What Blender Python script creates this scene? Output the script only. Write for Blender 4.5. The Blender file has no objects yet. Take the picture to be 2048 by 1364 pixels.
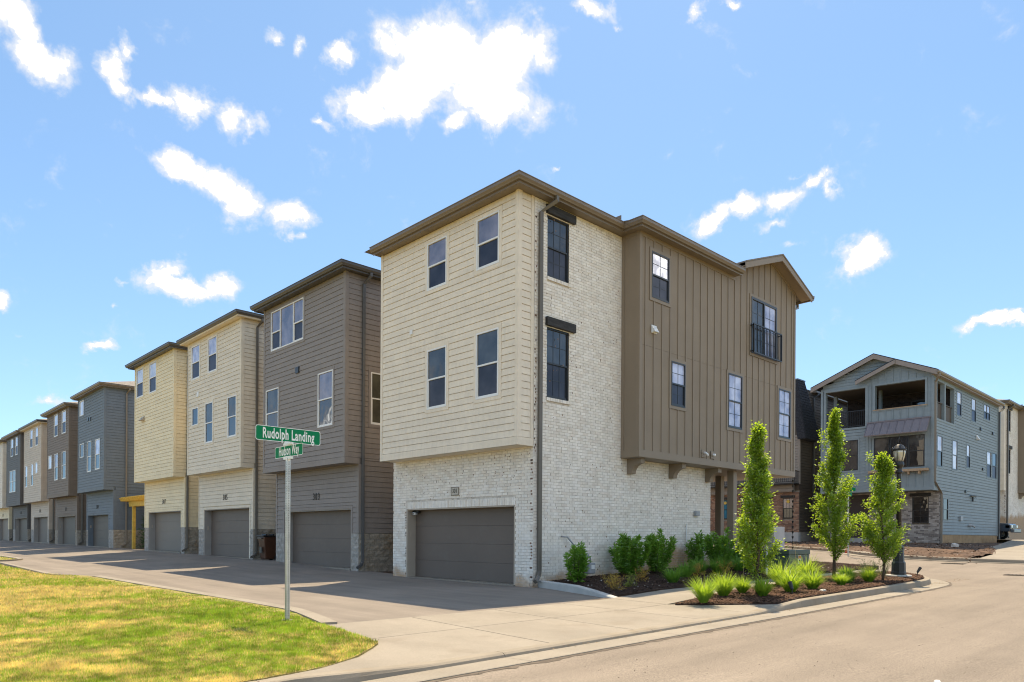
import bpy, bmesh, math, random
import numpy as np
from mathutils import Vector, Matrix
random.seed(7); RNG = np.random.default_rng(7)
R = math.radians
sc = bpy.context.scene
COL = sc.collection

# ------------------------------------------------------------------ camera
EYE = Vector((-13.25, -13.106, 1.316)); YAW = R(46.3354); ROLL = R(0.3291); FOC = 1446.67; PY = 1072.56
fwd = Vector((math.cos(YAW), math.sin(YAW), 0)); r0 = Vector((math.sin(YAW), -math.cos(YAW), 0)); u0 = Vector((0, 0, 1))
rgt = math.cos(ROLL)*r0 + math.sin(ROLL)*u0; upv = -math.sin(ROLL)*r0 + math.cos(ROLL)*u0
cam = bpy.data.objects.new('camera', bpy.data.cameras.new('camera')); COL.objects.link(cam)
cam.matrix_world = Matrix(((rgt.x, upv.x, -fwd.x, EYE.x), (rgt.y, upv.y, -fwd.y, EYE.y), (rgt.z, upv.z, -fwd.z, EYE.z), (0, 0, 0, 1)))
cam.data.sensor_width = 36; cam.data.sensor_fit = 'HORIZONTAL'; cam.data.lens = FOC/2048*36
cam.data.shift_y = (PY-682)/2048; cam.data.clip_start = .1; cam.data.clip_end = 3000
sc.camera = cam
sc.render.engine = "CYCLES"; sc.cycles.filter_width = 1.1; sc.cycles.use_denoising = True; sc.cycles.use_adaptive_sampling = False
sc.cycles.sample_clamp_indirect = 4; sc.cycles.caustics_reflective = False; sc.cycles.caustics_refractive = False; sc.cycles.max_bounces = 6; sc.cycles.diffuse_bounces = 3; sc.cycles.glossy_bounces = 3

# ------------------------------------------------------------------ light, sky, exposure
SUN = Vector((4.18, 2.89, 10.28)).normalized()
ELEV = math.asin(SUN.z); ROT = math.atan2(SUN.x, SUN.y)
SKY_STRENGTH, SUN_STRENGTH, EXPO = 0.118, 3.7, 1.05
sc.view_settings.view_transform = 'Standard'; sc.view_settings.look = 'None'; sc.view_settings.gamma = 1
sc.view_settings.exposure = EXPO; sc.view_settings.use_curve_mapping = False
sun = bpy.data.objects.new('sun', bpy.data.lights.new('sun', 'SUN')); COL.objects.link(sun)
sun.data.energy = SUN_STRENGTH; sun.data.angle = R(.5); sun.data.color = (1, .83, .59)
sun.rotation_euler = SUN.to_track_quat('Z', 'Y').to_euler()
sun.location = (0, 0, 40)

def pixray(px, py):            # direction of a cloud as seen from the street
    return ((px-1024)/FOC*rgt - (py-PY)/FOC*upv + fwd).normalized()
W = bpy.data.worlds.new('World'); sc.world = W; W.use_nodes = True
def build_world():
    nt = W.node_tree; N = nt.nodes; L = nt.links; N.clear()
    def nd(t, **k):
        n = N.new(t)
        for a, b in k.items(): setattr(n, a, b)
        return n
    def math_(op, a, b=None, c=None, clamp=False):
        n = nd('ShaderNodeMath', operation=op, use_clamp=clamp)
        for i, v in enumerate((a, b, c)):
            if v is None: continue
            if isinstance(v, (int, float)): n.inputs[i].default_value = v
            else: L.new(v, n.inputs[i])
        return n.outputs[0]
    out = nd('ShaderNodeOutputWorld'); bg = nd('ShaderNodeBackground'); bg.inputs['Strength'].default_value = SKY_STRENGTH
    sky = nd('ShaderNodeTexSky', sky_type='NISHITA', sun_disc=False)
    sky.sun_elevation = ELEV; sky.sun_rotation = ROT; sky.altitude = 200; sky.air_density = .7; sky.dust_density = .3; sky.ozone_density = 1.0
    tc = nd('ShaderNodeTexCoord')
    d = tc.outputs['Generated']
    n1 = nd('ShaderNodeTexNoise'); n1.inputs['Scale'].default_value = 11; n1.inputs['Detail'].default_value = 9; n1.inputs['Roughness'].default_value = .62
    L.new(d, n1.inputs['Vector'])
    n3 = nd('ShaderNodeTexNoise'); n3.inputs['Scale'].default_value = 20; n3.inputs['Detail'].default_value = 11; n3.inputs['Roughness'].default_value = .64; n3.inputs['Distortion'].default_value = .25
    L.new(d, n3.inputs['Vector'])
    n2 = nd('ShaderNodeTexNoise'); n2.inputs['Scale'].default_value = 5.5; n2.inputs['Detail'].default_value = 3
    L.new(d, n2.inputs['Vector'])
    sub = nd('ShaderNodeVectorMath', operation='SUBTRACT'); L.new(n1.outputs['Color'], sub.inputs[0]); sub.inputs[1].default_value = (.5, .5, .5)
    scl = nd('ShaderNodeVectorMath', operation='SCALE'); L.new(sub.outputs[0], scl.inputs[0]); scl.inputs['Scale'].default_value = .085
    add = nd('ShaderNodeVectorMath', operation='ADD'); L.new(d, add.inputs[0]); L.new(scl.outputs[0], add.inputs[1])
    dd = add.outputs[0]
    # cloud lobes: centre and half sizes in photo pixels, tilt in degrees, strength
    C = [(15, 25, 55, 60, 0, 1), (-60, 20, 90, 60, 0, 1), (80, 112, 82, 55, 15, 1), (262, 95, 28, 34, 0, .75), (235, 125, 38, 40, 0, .85), (255, 160, 45, 28, 45, .85), (320, 185, 55, 26, 25, .85), (380, 205, 55, 45, 20, .95), (455, 245, 55, 28, 20, .62), (515, 262, 34, 22, 10, .62),
         (372, 330, 86, 36, 14, 1), (440, 375, 78, 48, 35, 1), (480, 405, 55, 50, 20, .95), (575, 432, 58, 36, 10, .95), (595, 480, 20, 14, 30, .6),
         (325, 540, 70, 30, -5, .95), (370, 575, 110, 28, 14, .9), (440, 580, 60, 30, 15, .85), (238, 556, 16, 12, 0, .6), (5, 612, 30, 22, 20, .9), (215, 706, 36, 14, 0, .75), (30, 672, 40, 10, 10, .35), (100, 800, 50, 14, 0, .45), (222, 610, 12, 8, 0, .5),
         (930, 120, 165, 105, 8, 1.15), (1010, 90, 110, 62, 20, 1), (820, 180, 110, 62, -15, 1.1), (960, 205, 130, 58, 5, 1.1), (735, 215, 85, 38, 5, 1), (680, 122, 40, 30, 0, .9), (905, 245, 60, 32, 0, .9), (1080, 110, 60, 45, 20, .75), (640, 238, 34, 14, 20, .65), (536, 82, 24, 18, 0, .6), (600, 96, 20, 26, 0, .6), (800, 95, 50, 60, 0, .8),
         (930, 5, 55, 20, 0, .6), (1180, 5, 70, 26, 12, .85), (1240, 38, 22, 10, 0, .45), (1405, 22, 22, 16, -40, .5), (1470, 8, 30, 14, 0, .7),
         (1425, 430, 48, 30, -25, .9), (1480, 410, 60, 24, -8, .85), (1560, 408, 52, 34, 0, .95), (1545, 455, 30, 16, 0, .6), (1620, 372, 26, 24, 0, .8), (1650, 400, 30, 18, 45, .65), (1720, 510, 44, 40, -20, .95), (1575, 500, 24, 10, 0, .4), (1990, 648, 78, 17, -8, .95), (2050, 640, 40, 16, 0, .9), (1105, 330, 12, 8, 0, .45), (1590, 352, 14, 8, 0, .3)]
    lobes = []
    for (x, y, a, b, t, s) in C:
        c = pixray(x, y); ex = (pixray(x+1, y)-pixray(x-1, y))/2; ey = (pixray(x, y+1)-pixray(x, y-1))/2
        sc_ = (ex.length+ey.length)/2; ex.normalize(); ey = (ey-ex*ey.dot(ex)).normalized()
        ct, st = math.cos(R(t)), math.sin(R(t))
        a *= .92; b *= .92; lobes.append((c, (ex*ct+ey*st)/(a*sc_), (ey*ct-ex*st)/(b*sc_), s))
    rr = random.Random(3)
    for k in range(44):         # scattered clouds out of view, added for window reflections and light on walls
        az = YAW + R(rr.uniform(62, 298)); el = R(rr.uniform(8, 65))
        c = Vector((math.cos(el)*math.cos(az), math.cos(el)*math.sin(az), math.sin(el)))
        ex = Vector((-math.sin(az), math.cos(az), 0)); ey = c.cross(ex)
        a = rr.uniform(.06, .19); lobes.append((c, ex/a, ey/(a*rr.uniform(.3, .6)), rr.uniform(.7, 1)))
    acc = None
    for (c, e1, e2, s) in lobes:
        def dot(v):
            n = nd('ShaderNodeVectorMath', operation='DOT_PRODUCT'); L.new(dd, n.inputs[0]); n.inputs[1].default_value = v; return n.outputs['Value']
        q1 = dot(e1); q1 = math_('MULTIPLY', q1, q1)
        q2 = dot(e2); q2 = math_('MULTIPLY_ADD', q2, q2, q1)
        v = math_('SUBTRACT', 1.0, math_('SQRT', q2))
        f = math_('GREATER_THAN', dot(c), 0.3)
        v = math_('MULTIPLY', math_('ADD', v, .45), f)
        v = math_('MULTIPLY_ADD', v, s, -.45)
        acc = v if acc is None else math_('MAXIMUM', acc, v)
    dens = math_('MULTIPLY_ADD', n3.outputs['Fac'], 2.3, math_('MULTIPLY_ADD', acc, 1.05, -1.15+.05))
    def sm(a, b):
        q = nd('ShaderNodeMapRange', interpolation_type='SMOOTHSTEP'); L.new(dens, q.inputs['Value']); q.inputs['From Min'].default_value = a; q.inputs['From Max'].default_value = b; return q.outputs[0]
    thin = math_('MULTIPLY_ADD', n2.outputs['Fac'], .5, -.22, clamp=True)      # faint veils
    fac = math_('MAXIMUM', math_('POWER', sm(-.30, .50), 1.35), math_('MULTIPLY', thin, .10))
    core = sm(.30, 1.05)                                                       # thick middles boosted far past the edges to brighten the shaded walls
    sat = nd('ShaderNodeMix', data_type='RGBA', blend_type='MULTIPLY'); sat.inputs['Factor'].default_value = 1
    gm = nd('ShaderNodeGamma'); gm.inputs['Gamma'].default_value = .7; L.new(sky.outputs[0], gm.inputs['Color'])
    L.new(gm.outputs[0], sat.inputs['A']); sat.inputs['B'].default_value = (1.05, 1.33, 1.50, 1)
    mx = nd('ShaderNodeMix', data_type='RGBA'); L.new(fac, mx.inputs['Factor'])
    L.new(sat.outputs['Result'], mx.inputs['A']); cl = nd('ShaderNodeMix', data_type='RGBA'); L.new(core, cl.inputs['Factor']); cl.inputs['A'].default_value = (3.75, 3.85, 4.05, 1); cl.inputs['B'].default_value = (30., 28.6, 26., 1)
    L.new(cl.outputs['Result'], mx.inputs['B'])
    L.new(mx.outputs['Result'], bg.inputs['Color']); L.new(bg.outputs[0], out.inputs['Surface'])
build_world()

# ------------------------------------------------------------------ materials
def new_mat(name):
    m = bpy.data.materials.new(name); m.use_nodes = True; nt = m.node_tree; nt.nodes.clear()
    o = nt.nodes.new('ShaderNodeOutputMaterial'); return m, nt, nt.nodes, nt.links, o
def lerp(a, b, t): return a+(b-a)*t
STAINZ = {}
def mat(name, col, rough=.75, var=.1, scale=2.5, bump=0, bscale=80, spec=.3, metal=0, stain=None, stain_scale=1.2, stain_amt=.5, fine=0, fine_scale=90, stretch=(1, 1, 1), coat=0, streak=None):
    m, nt, N, L, o = new_mat(name)
    p = N.new('ShaderNodeBsdfPrincipled'); p.inputs['Roughness'].default_value = rough; p.inputs['Metallic'].default_value = metal
    p.inputs['Specular IOR Level'].default_value = spec; p.inputs['Coat Weight'].default_value = coat
    g = N.new('ShaderNodeNewGeometry'); vec = g.outputs['Position']
    if stretch != (1, 1, 1):
        mp = N.new('ShaderNodeMapping'); mp.inputs['Scale'].default_value = stretch; L.new(vec, mp.inputs['Vector']); vec = mp.outputs[0]
    def noise(s, det=5, ro=.6):
        n = N.new('ShaderNodeTexNoise'); n.inputs['Scale'].default_value = s; n.inputs['Detail'].default_value = det; n.inputs['Roughness'].default_value = ro; L.new(vec, n.inputs['Vector']); return n.outputs['Fac']
    def mix(f, a, b):
        x = N.new('ShaderNodeMix'); x.data_type = 'RGBA'
        L.new(f, x.inputs['Factor'])
        for k, v in (('A', a), ('B', b)):
            if isinstance(v, tuple): x.inputs[k].default_value = (*v, 1)
            else: L.new(v, x.inputs[k])
        return x.outputs['Result']
    def mr(f, a, b, c=0., d=1.):
        n = N.new('ShaderNodeMapRange'); n.interpolation_type = 'SMOOTHSTEP'; L.new(f, n.inputs[0]); n.inputs[1].default_value = a; n.inputs[2].default_value = b; n.inputs[3].default_value = c; n.inputs[4].default_value = d; return n.outputs[0]
    lo = tuple(c*(1-var) for c in col); hi = tuple(min(1, c*(1+var)) for c in col)
    c = mix(mr(noise(scale), .3, .7), lo, hi)
    if fine: 
        fn = mr(noise(fine_scale, 3, .7), .3, .7)
        mm = N.new('ShaderNodeMix'); mm.data_type = 'RGBA'; mm.blend_type = 'MULTIPLY'; mm.inputs['Factor'].default_value = 1; L.new(c, mm.inputs['A'])
        v = N.new('ShaderNodeMapRange'); L.new(fn, v.inputs[0]); v.inputs[3].default_value = 1-fine; v.inputs[4].default_value = 1+fine
        L.new(v.outputs[0], mm.inputs['B']); c = mm.outputs['Result']
    if streak:
        mp2 = N.new('ShaderNodeMapping'); mp2.inputs['Scale'].default_value = (streak[0], streak[1], 1); L.new(g.outputs['Position'], mp2.inputs['Vector'])
        ns = N.new('ShaderNodeTexNoise'); ns.inputs['Scale'].default_value = 2.2; ns.inputs['Detail'].default_value = 7; ns.inputs['Roughness'].default_value = .65; L.new(mp2.outputs[0], ns.inputs['Vector'])
        vs_ = N.new('ShaderNodeMapRange'); L.new(ns.outputs['Fac'], vs_.inputs[0]); vs_.inputs[1].default_value = .3; vs_.inputs[2].default_value = .7; vs_.inputs[3].default_value = 1-streak[2]; vs_.inputs[4].default_value = 1+streak[2]
        m2 = N.new('ShaderNodeMix'); m2.data_type = 'RGBA'; m2.blend_type = 'MULTIPLY'; m2.inputs['Factor'].default_value = 1; L.new(c, m2.inputs['A']); L.new(vs_.outputs[0], m2.inputs['B']); c = m2.outputs['Result']
    if stain: c = mix(mr(noise(stain_scale, 6, .65), .52, .72, 0, stain_amt), c, stain)
    if name in STAINZ:       # clay splashed up from the soil along the foot of the wall
        sp = N.new('ShaderNodeSeparateXYZ'); L.new(g.outputs['Position'], sp.inputs[0])
        def mth(op, a, b, c_=None):
            q = N.new('ShaderNodeMath'); q.operation = op
            for i_, v_ in enumerate((a, b, c_)):
                if v_ is None: continue
                if isinstance(v_, (int, float)): q.inputs[i_].default_value = v_
                else: L.new(v_, q.inputs[i_])
            return q.outputs[0]
        hx = mth('MULTIPLY_ADD', mth('MAXIMUM', sp.outputs[0], 0), -.055, sp.outputs[2])
        hx = mth('SUBTRACT', hx, mth('MULTIPLY', noise(1.6, 4, .6), .95))
        hx = mth('SUBTRACT', hx, mth('MULTIPLY', mth('MAXIMUM', mth('SUBTRACT', 1.0, mth('ABSOLUTE', mth('MULTIPLY_ADD', sp.outputs[0], .55, -3.4), 0)), 0), .55))
        c = mix(mr(hx, -.10, -.50, 0, .9), c, STAINZ[name])
    L.new(c, p.inputs['Base Color'])
    if bump:
        b = N.new('ShaderNodeBump'); b.inputs['Strength'].default_value = bump; b.inputs['Distance'].default_value = .02; L.new(noise(bscale, 4, .65), b.inputs['Height']); L.new(b.outputs[0], p.inputs['Normal'])
    L.new(p.outputs[0], o.inputs['Surface']); return m
def glass_mat(name, tint, refl, body, warp=.0018, rough=.015, low=None):
    """window glass seen from outside by day: room and cloud reflections painted as blotches behind a reflecting sheet"""
    m, nt, N, L, o = new_mat(name)
    d = N.new('ShaderNodeBsdfDiffuse')
    gp = N.new('ShaderNodeNewGeometry'); nz = N.new('ShaderNodeTexNoise'); nz.inputs['Scale'].default_value = 1.7; nz.inputs['Detail'].default_value = 3; L.new(gp.outputs['Position'], nz.inputs['Vector'])
    mb_ = N.new('ShaderNodeMix'); mb_.data_type = 'RGBA'; rm = N.new('ShaderNodeMapRange'); rm.inputs[1].default_value = .35; rm.inputs[2].default_value = .65; L.new(nz.outputs['Fac'], rm.inputs[0]); L.new(rm.outputs[0], mb_.inputs['Factor'])
    mb_.inputs['A'].default_value = (*[c*.55 for c in body], 1); mb_.inputs['B'].default_value = (*[min(.8, c*1.5) for c in body], 1); L.new(mb_.outputs['Result'], d.inputs['Color'])  # soft blotches in the body colour imitate room and cloud reflections
    g = N.new('ShaderNodeBsdfGlossy'); g.inputs['Color'].default_value = (*tint, 1); g.inputs['Roughness'].default_value = rough
    geo = N.new('ShaderNodeNewGeometry')
    n = N.new('ShaderNodeTexNoise'); n.inputs['Scale'].default_value = 2.2; n.inputs['Detail'].default_value = 1; L.new(geo.outputs['Position'], n.inputs['Vector'])
    b = N.new('ShaderNodeBump'); b.inputs['Strength'].default_value = .25; b.inputs['Distance'].default_value = .02; L.new(n.outputs['Fac'], b.inputs['Height']); L.new(b.outputs[0], g.inputs['Normal'])
    fr = N.new('ShaderNodeFresnel'); fr.inputs['IOR'].default_value = 1.5
    ma = N.new('ShaderNodeMath'); ma.operation = 'MULTIPLY_ADD'; ma.use_clamp = True; L.new(fr.outputs[0], ma.inputs[0]); ma.inputs[1].default_value = .8; ma.inputs[2].default_value = refl
    x = N.new('ShaderNodeMixShader'); L.new(ma.outputs[0], x.inputs[0]); L.new(d.outputs[0], x.inputs[1]); L.new(g.outputs[0], x.inputs[2])
    L.new(x.outputs[0], o.inputs['Surface']); return m
def leaf_mat(name, a, b, trans, tmix=.5, rough=.45, gloss=.06, attr=False):
    m, nt, N, L, o = new_mat(name)
    geo = N.new('ShaderNodeNewGeometry'); n = N.new('ShaderNodeTexNoise'); n.inputs['Scale'].default_value = 9; n.inputs['Detail'].default_value = 3; L.new(geo.outputs['Position'], n.inputs['Vector'])
    mx = N.new('ShaderNodeMix'); mx.data_type = 'RGBA'; mx.inputs['A'].default_value = (*a, 1); mx.inputs['B'].default_value = (*b, 1)
    ad = N.new('ShaderNodeMath'); ad.operation = 'MULTIPLY_ADD'; ad.use_clamp = True; L.new(geo.outputs['Random Per Island'], ad.inputs[0]); ad.inputs[1].default_value = .7; 
    sb = N.new('ShaderNodeMath'); sb.operation = 'MULTIPLY_ADD'; L.new(n.outputs['Fac'], sb.inputs[0]); sb.inputs[1].default_value = 1.2; sb.inputs[2].default_value = -.45; L.new(sb.outputs[0], ad.inputs[2])
    L.new(ad.outputs[0], mx.inputs['Factor']); c = mx.outputs['Result']; tcol = None
    if attr:
        at = N.new('ShaderNodeAttribute'); at.attribute_name = 'tone'; at.attribute_type = 'GEOMETRY'; c = at.outputs['Color']
    df = N.new('ShaderNodeBsdfDiffuse'); L.new(c, df.inputs['Color'])
    tr = N.new('ShaderNodeBsdfTranslucent')
    if attr:
        sc_ = N.new('ShaderNodeMix'); sc_.data_type = 'RGBA'; sc_.blend_type = 'MULTIPLY'; sc_.inputs['Factor'].default_value = 1; L.new(c, sc_.inputs['A']); sc_.inputs['B'].default_value = (*trans, 1); L.new(sc_.outputs['Result'], tr.inputs['Color'])
    else: tr.inputs['Color'].default_value = (*trans, 1)
    x = N.new('ShaderNodeMixShader'); x.inputs[0].default_value = tmix; L.new(df.outputs[0], x.inputs[1]); L.new(tr.outputs[0], x.inputs[2])
    gl = N.new('ShaderNodeBsdfGlossy'); gl.inputs['Roughness'].default_value = rough; gl.inputs['Color'].default_value = (.9, .95, .85, 1)
    y = N.new('ShaderNodeMixShader'); y.inputs[0].default_value = gloss; L.new(x.outputs[0], y.inputs[1]); L.new(gl.outputs[0], y.inputs[2])
    L.new(y.outputs[0], o.inputs['Surface']); return m

M = {}
def siding(k, col, v=.05): M[k] = mat('siding paint '+k, col, .62, v, 1.1, bump=.12, bscale=45, fine=.035, fine_scale=60, stretch=(1, 1, 3), streak=(4, 4, .06))
siding('cream', (.80, .70, .56)); siding('beige', (.74, .655, .52)); siding('yellow', (.82, .70, .47)); siding('charcoal', (.27, .235, .21)); siding('slate', (.17, .195, .22))
siding('umber', (.22, .17, .13)); siding('tan', (.62, .52, .41)); siding('graphite', (.14, .13, .12)); siding('steel', (.25, .30, .32)); siding('bark', (.10, .08, .062)); siding('stonegrey', (.30, .26, .22))
M['box'] = mat('brown panel paint', (.275, .217, .156), .6, .05, 1.0, bump=.05, bscale=60, fine=.03)
M['boxtrim'] = mat('brown trim paint', (.275, .217, .156), .5, .03, 2)
M['gutter'] = mat('brown gutter metal', (.195, .154, .112), .38, .05, 2, spec=.5)
M['gutterdk'] = mat('charcoal gutter metal', (.085, .078, .07), .38, .05, 2, spec=.5)
M['pipe'] = mat('dark downspout metal', (.13, .115, .095), .35, .06, 2, spec=.5)
M['pipegrey'] = mat('grey downspout metal', (.10, .10, .10), .35, .06, 2, spec=.5)
M['pipetan'] = mat('tan downspout metal', (.23, .19, .145), .4, .05, 2, spec=.4)
M['white'] = mat('white vinyl', (.80, .79, .76), .4, .02, 3, spec=.4)
M['black'] = mat('black window frame', (.022, .024, .026), .35, .1, 5, spec=.5)
M['beam'] = mat('charcoal stained wood', (.042, .040, .038), .7, .35, 6, bump=.4, bscale=30, stretch=(.4, .4, 4))
M['garage'] = mat('dark garage door paint', (.15, .118, .095), .5, .05, .7, spec=.35, stain=(.175, .15, .13), stain_scale=2.2, stain_amt=.35)
M['garagegrey'] = mat('grey garage door paint', (.205, .175, .145), .5, .04, .7)
M['garagemid'] = mat('taupe garage door paint', (.115, .096, .078), .5, .04, .7)
M['jamb'] = mat('taupe jamb paint', (.46, .39, .31), .5, .04, 2)
M['rake'] = mat('taupe rake paint', (.30, .25, .212), .5, .04, 2)
M['jambgrey'] = mat('grey jamb paint', (.36, .33, .295), .5, .04, 2)
M['mortar'] = mat('whitewashed mortar', (.62, .56, .485), .95, .15, 6, stain=(.10, .07, .05), stain_scale=5, stain_amt=.8)
BR = []
for i, c in enumerate(((.88, .82, .735), (.85, .785, .69), (.89, .835, .755), (.81, .735, .64), (.86, .80, .71))):
    STAINZ['whitewashed brick %s' % 'abcde'[i]] = (.52, .33, .18)
    BR.append(mat('whitewashed brick %s' % 'abcde'[i], c, .9, .08, 5, bump=.35, bscale=55, stain=(.50, .40, .32), stain_scale=5.5, stain_amt=.22, streak=(.7, .7, .08), fine=.04, fine_scale=120))
BRD = mat('whitewashed brick with clay stain', (.66, .52, .39), .9, .2, 3, bump=.35, bscale=55, stain=(.40, .24, .12), stain_scale=2.5, stain_amt=.7)
M['barebrick'] = mat('bare brown brick', (.24, .155, .11), .95, .4, 12)
RED = [mat('brown brick %s' % 'abcd'[i], c, .9, .12, 6, bump=.2) for i, c in enumerate(((.33, .19, .125), (.27, .145, .095), (.40, .25, .17), (.22, .135, .10)))]
GRB = [mat('grey brick %s' % 'abcd'[i], c, .9, .12, 6, bump=.2) for i, c in enumerate(((.38, .34, .30), (.30, .265, .235), (.44, .40, .36), (.20, .175, .16)))]
M['mortartan'] = mat('tan mortar', (.40, .35, .29), .95, .1, 5)
M['block'] = mat('split face block', (.40, .37, .33), .95, .2, 6, bump=.9, bscale=28, fine=.22, fine_scale=45, stain=(.27, .20, .11), stain_scale=1.1, stain_amt=.5)
M['blocktan'] = mat('tan split face block', (.36, .31, .245), .95, .2, 6, bump=.9, bscale=28, fine=.2, fine_scale=45, stain=(.26, .17, .08), stain_scale=1.0, stain_amt=.75)
M['shingle'] = mat('weathered roof shingle', (.23, .205, .18), .95, .25, 12, bump=.4, bscale=20)
M['shingledk'] = mat('black roof shingle', (.032, .034, .040), .9, .4, 9, bump=.4, bscale=30)
M['glass'] = glass_mat('window glass', (.80, .80, .82), .07, (.05, .052, .05))
M['glassup'] = glass_mat('upper window glass', (.80, .78, .86), .15, (.17, .15, .16))
M['glassdk'] = glass_mat('dark window glass', (.8, .85, .9), .10, (.012, .013, .015))
M['glasswarm'] = glass_mat('dim olive window glass', (.8, .85, .9), .02, (.045, .042, .026))  # dim olive body with very little mirror reflection
M['whitepane'] = glass_mat('white bodied window glass', (.9, .9, 1), .12, (.72, .72, .80))  # white body under a weakly reflecting sheet
M['glassblue'] = glass_mat('glass with painted sky reflection', (.85, .88, 1), .12, (.46, .46, .64))  # sky reflection painted into the pane as a lavender body colour
M['screen'] = glass_mat('insect screen', (.5, .52, .6), .05, (.030, .031, .038), rough=.3)
M['teal'] = mat('blue board in window', (.02, .17, .27), .5)
M['conc'] = mat('pale sidewalk concrete', (.285, .25, .20), .9, .07, .8, bump=.15, bscale=90, fine=.10, fine_scale=55, streak=(.5, .25, .10), stain=(.225, .19, .145), stain_scale=1.1, stain_amt=.6)
M['curb'] = mat('kerb concrete', (.285, .245, .188), .9, .1, 1.2, bump=.2, bscale=60, fine=.06, stain=(.24, .185, .115), stain_scale=1.3, stain_amt=.6)
M['curbgrey'] = mat('new grey kerb concrete', (.47, .46, .43), .85, .08, 2, bump=.12, bscale=80, fine=.04)
M['asphalt'] = mat('alley asphalt', (.225, .192, .158), .92, .10, .45, bump=.35, bscale=120, fine=.13, fine_scale=75, streak=(.9, .07, .16), stain=(.265, .228, .188), stain_scale=.55, stain_amt=.55)
M['street'] = mat('sandy street asphalt', (.235, .196, .155), .93, .08, .35, bump=.45, bscale=90, fine=.30, fine_scale=60, streak=(.06, .8, .14), stain=(.275, .232, .182), stain_scale=.45, stain_amt=.5)
M['joint'] = mat('dusty joint filler', (.13, .105, .08), .95, .25, 8)
M['soil'] = mat('brown soil', (.075, .045, .028), .95, .3, 3, bump=.8, bscale=22, fine=.3, fine_scale=30)
M['dirt'] = mat('excavated dirt', (.105, .065, .042), .95, .35, 1.2, bump=.9, bscale=12, fine=.3, fine_scale=20, stain=(.19, .10, .05), stain_scale=.6, stain_amt=.7)
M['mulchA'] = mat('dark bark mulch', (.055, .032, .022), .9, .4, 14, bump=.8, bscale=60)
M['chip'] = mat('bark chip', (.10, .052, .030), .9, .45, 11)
M['ground'] = mat('dry meadow', (.17, .15, .06), .95, .3, .3)
M['turfbase'] = mat('thatch under lawn', (.32, .26, .09), .95, .3, .9, bump=.8, bscale=40, fine=.3, fine_scale=50)
M['green'] = mat('green sign sheeting', (.004, .20, .08), .6, .03, 8, spec=.15)
M['signwhite'] = mat('white sign letters', (.83, .84, .80), .4, .02, 5)
M['steel2'] = mat('galvanised steel', (.50, .49, .45), .42, .15, 9, metal=.75, spec=.5)
M['hole'] = mat('dark post hole', (.06, .055, .05), .9)
M['iron'] = mat('black painted iron', (.018, .018, .018), .4, .2, 5, spec=.5)
M['lantern'] = glass_mat('lantern glass', (.9, .9, .9), .16, (.55, .50, .40))
M['amber'] = mat('amber lamp diffuser', (.62, .42, .22), .5)
M['number'] = mat('dark number', (.03, .026, .022), .5)
M['plaque'] = mat('address plaque', (.55, .50, .42), .7, .05, 8)
M['transf'] = mat('green utility cabinet', (.045, .072, .042), .4, .12, 2, spec=.5)
M['warn'] = mat('orange warning label', (.75, .22, .03), .5)
M['bin'] = mat('brown plastic bin', (.085, .035, .018), .3, .1, 3, spec=.5)
M['binlid'] = mat('black plastic lid', (.015, .014, .014), .35, .1, 3, spec=.5)
M['pine'] = mat('yellow stained timber', (.70, .46, .09), .65, .12, 5, bump=.15, bscale=40)
M['bark2'] = mat('tree bark', (.105, .075, .050), .9, .25, 20, bump=.6, bscale=80)
M['meter'] = mat('grey meter casing', (.33, .34, .35), .45, .06, 6, spec=.5)
M['grill'] = mat('chrome bumper', (.16, .17, .185), .3, .05, 4, metal=.6)
M['truck'] = mat('dark blue car paint', (.028, .042, .065), .25, .05, 2, spec=.6, coat=.5)
M['tyre'] = mat('tyre rubber', (.018, .018, .018), .85)
M['wood'] = mat('new shelf timber', (.42, .30, .19), .7, .12, 4)
M['awning'] = mat('standing seam metal', (.20, .175, .185), .4, .05, 2, spec=.5)
M['step'] = mat('grey step concrete', (.36, .35, .33), .9, .1, 3, bump=.2)
M['found'] = mat('clay stained foundation', (.36, .24, .13), .95, .2, 1.3, bump=.3, stain=(.25, .14, .06), stain_scale=1.4, stain_amt=.7)
M['stucco'] = mat('grey foundation render', (.50, .48, .455), .9, .08, 1.5)
M['rock'] = mat('pale rock', (.6, .56, .5), .9, .15, 5)
M['orange'] = mat('red orange silt net', (.50, .11, .05), .8, .3, 9)
M['cover'] = mat('iron access cover', (.11, .09, .07), .8, .2, 10, bump=.4)
M['door'] = mat('dark front door', (.055, .042, .038), .45, .05, 3)
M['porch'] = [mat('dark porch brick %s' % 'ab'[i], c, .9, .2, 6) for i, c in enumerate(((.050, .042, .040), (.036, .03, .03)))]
M['leaf'] = leaf_mat('hornbeam leaf', (.085, .17, .014), (.20, .29, .024), (.52, .70, .03), .55, gloss=.08)
M['laurel'] = leaf_mat('laurel leaf', (.08, .20, .02), (.22, .42, .05), (.36, .62, .05), .38, rough=.35, gloss=.07)
M['nandina'] = leaf_mat('nandina leaf', (.30, .34, .03), (.66, .30, .06), (.62, .42, .06), .4)
M['nandinag'] = leaf_mat('green nandina leaf', (.17, .30, .03), (.36, .30, .05), (.42, .48, .06), .4)
M['grassb'] = leaf_mat('ornamental grass blade', (.09, .20, .018), (.26, .40, .028), (.52, .70, .05), .5, gloss=.04)
M['grassd'] = leaf_mat('shaded ornamental grass blade', (.10, .25, .03), (.18, .34, .04), (.30, .52, .06), .42, gloss=.04)  # darker copy of the grass blade, shade put into its colour
M['juniper'] = leaf_mat('juniper needle', (.03, .085, .022), (.06, .13, .03), (.10, .2, .04), .25)
M['turf'] = leaf_mat('turf blade', (.1, .2, .03), (.2, .2, .05), (1.25, 1.25, .8), .42, attr=True, gloss=.02)
M['stalk'] = mat('dry flower stalk', (.45, .36, .17), .8)
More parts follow.
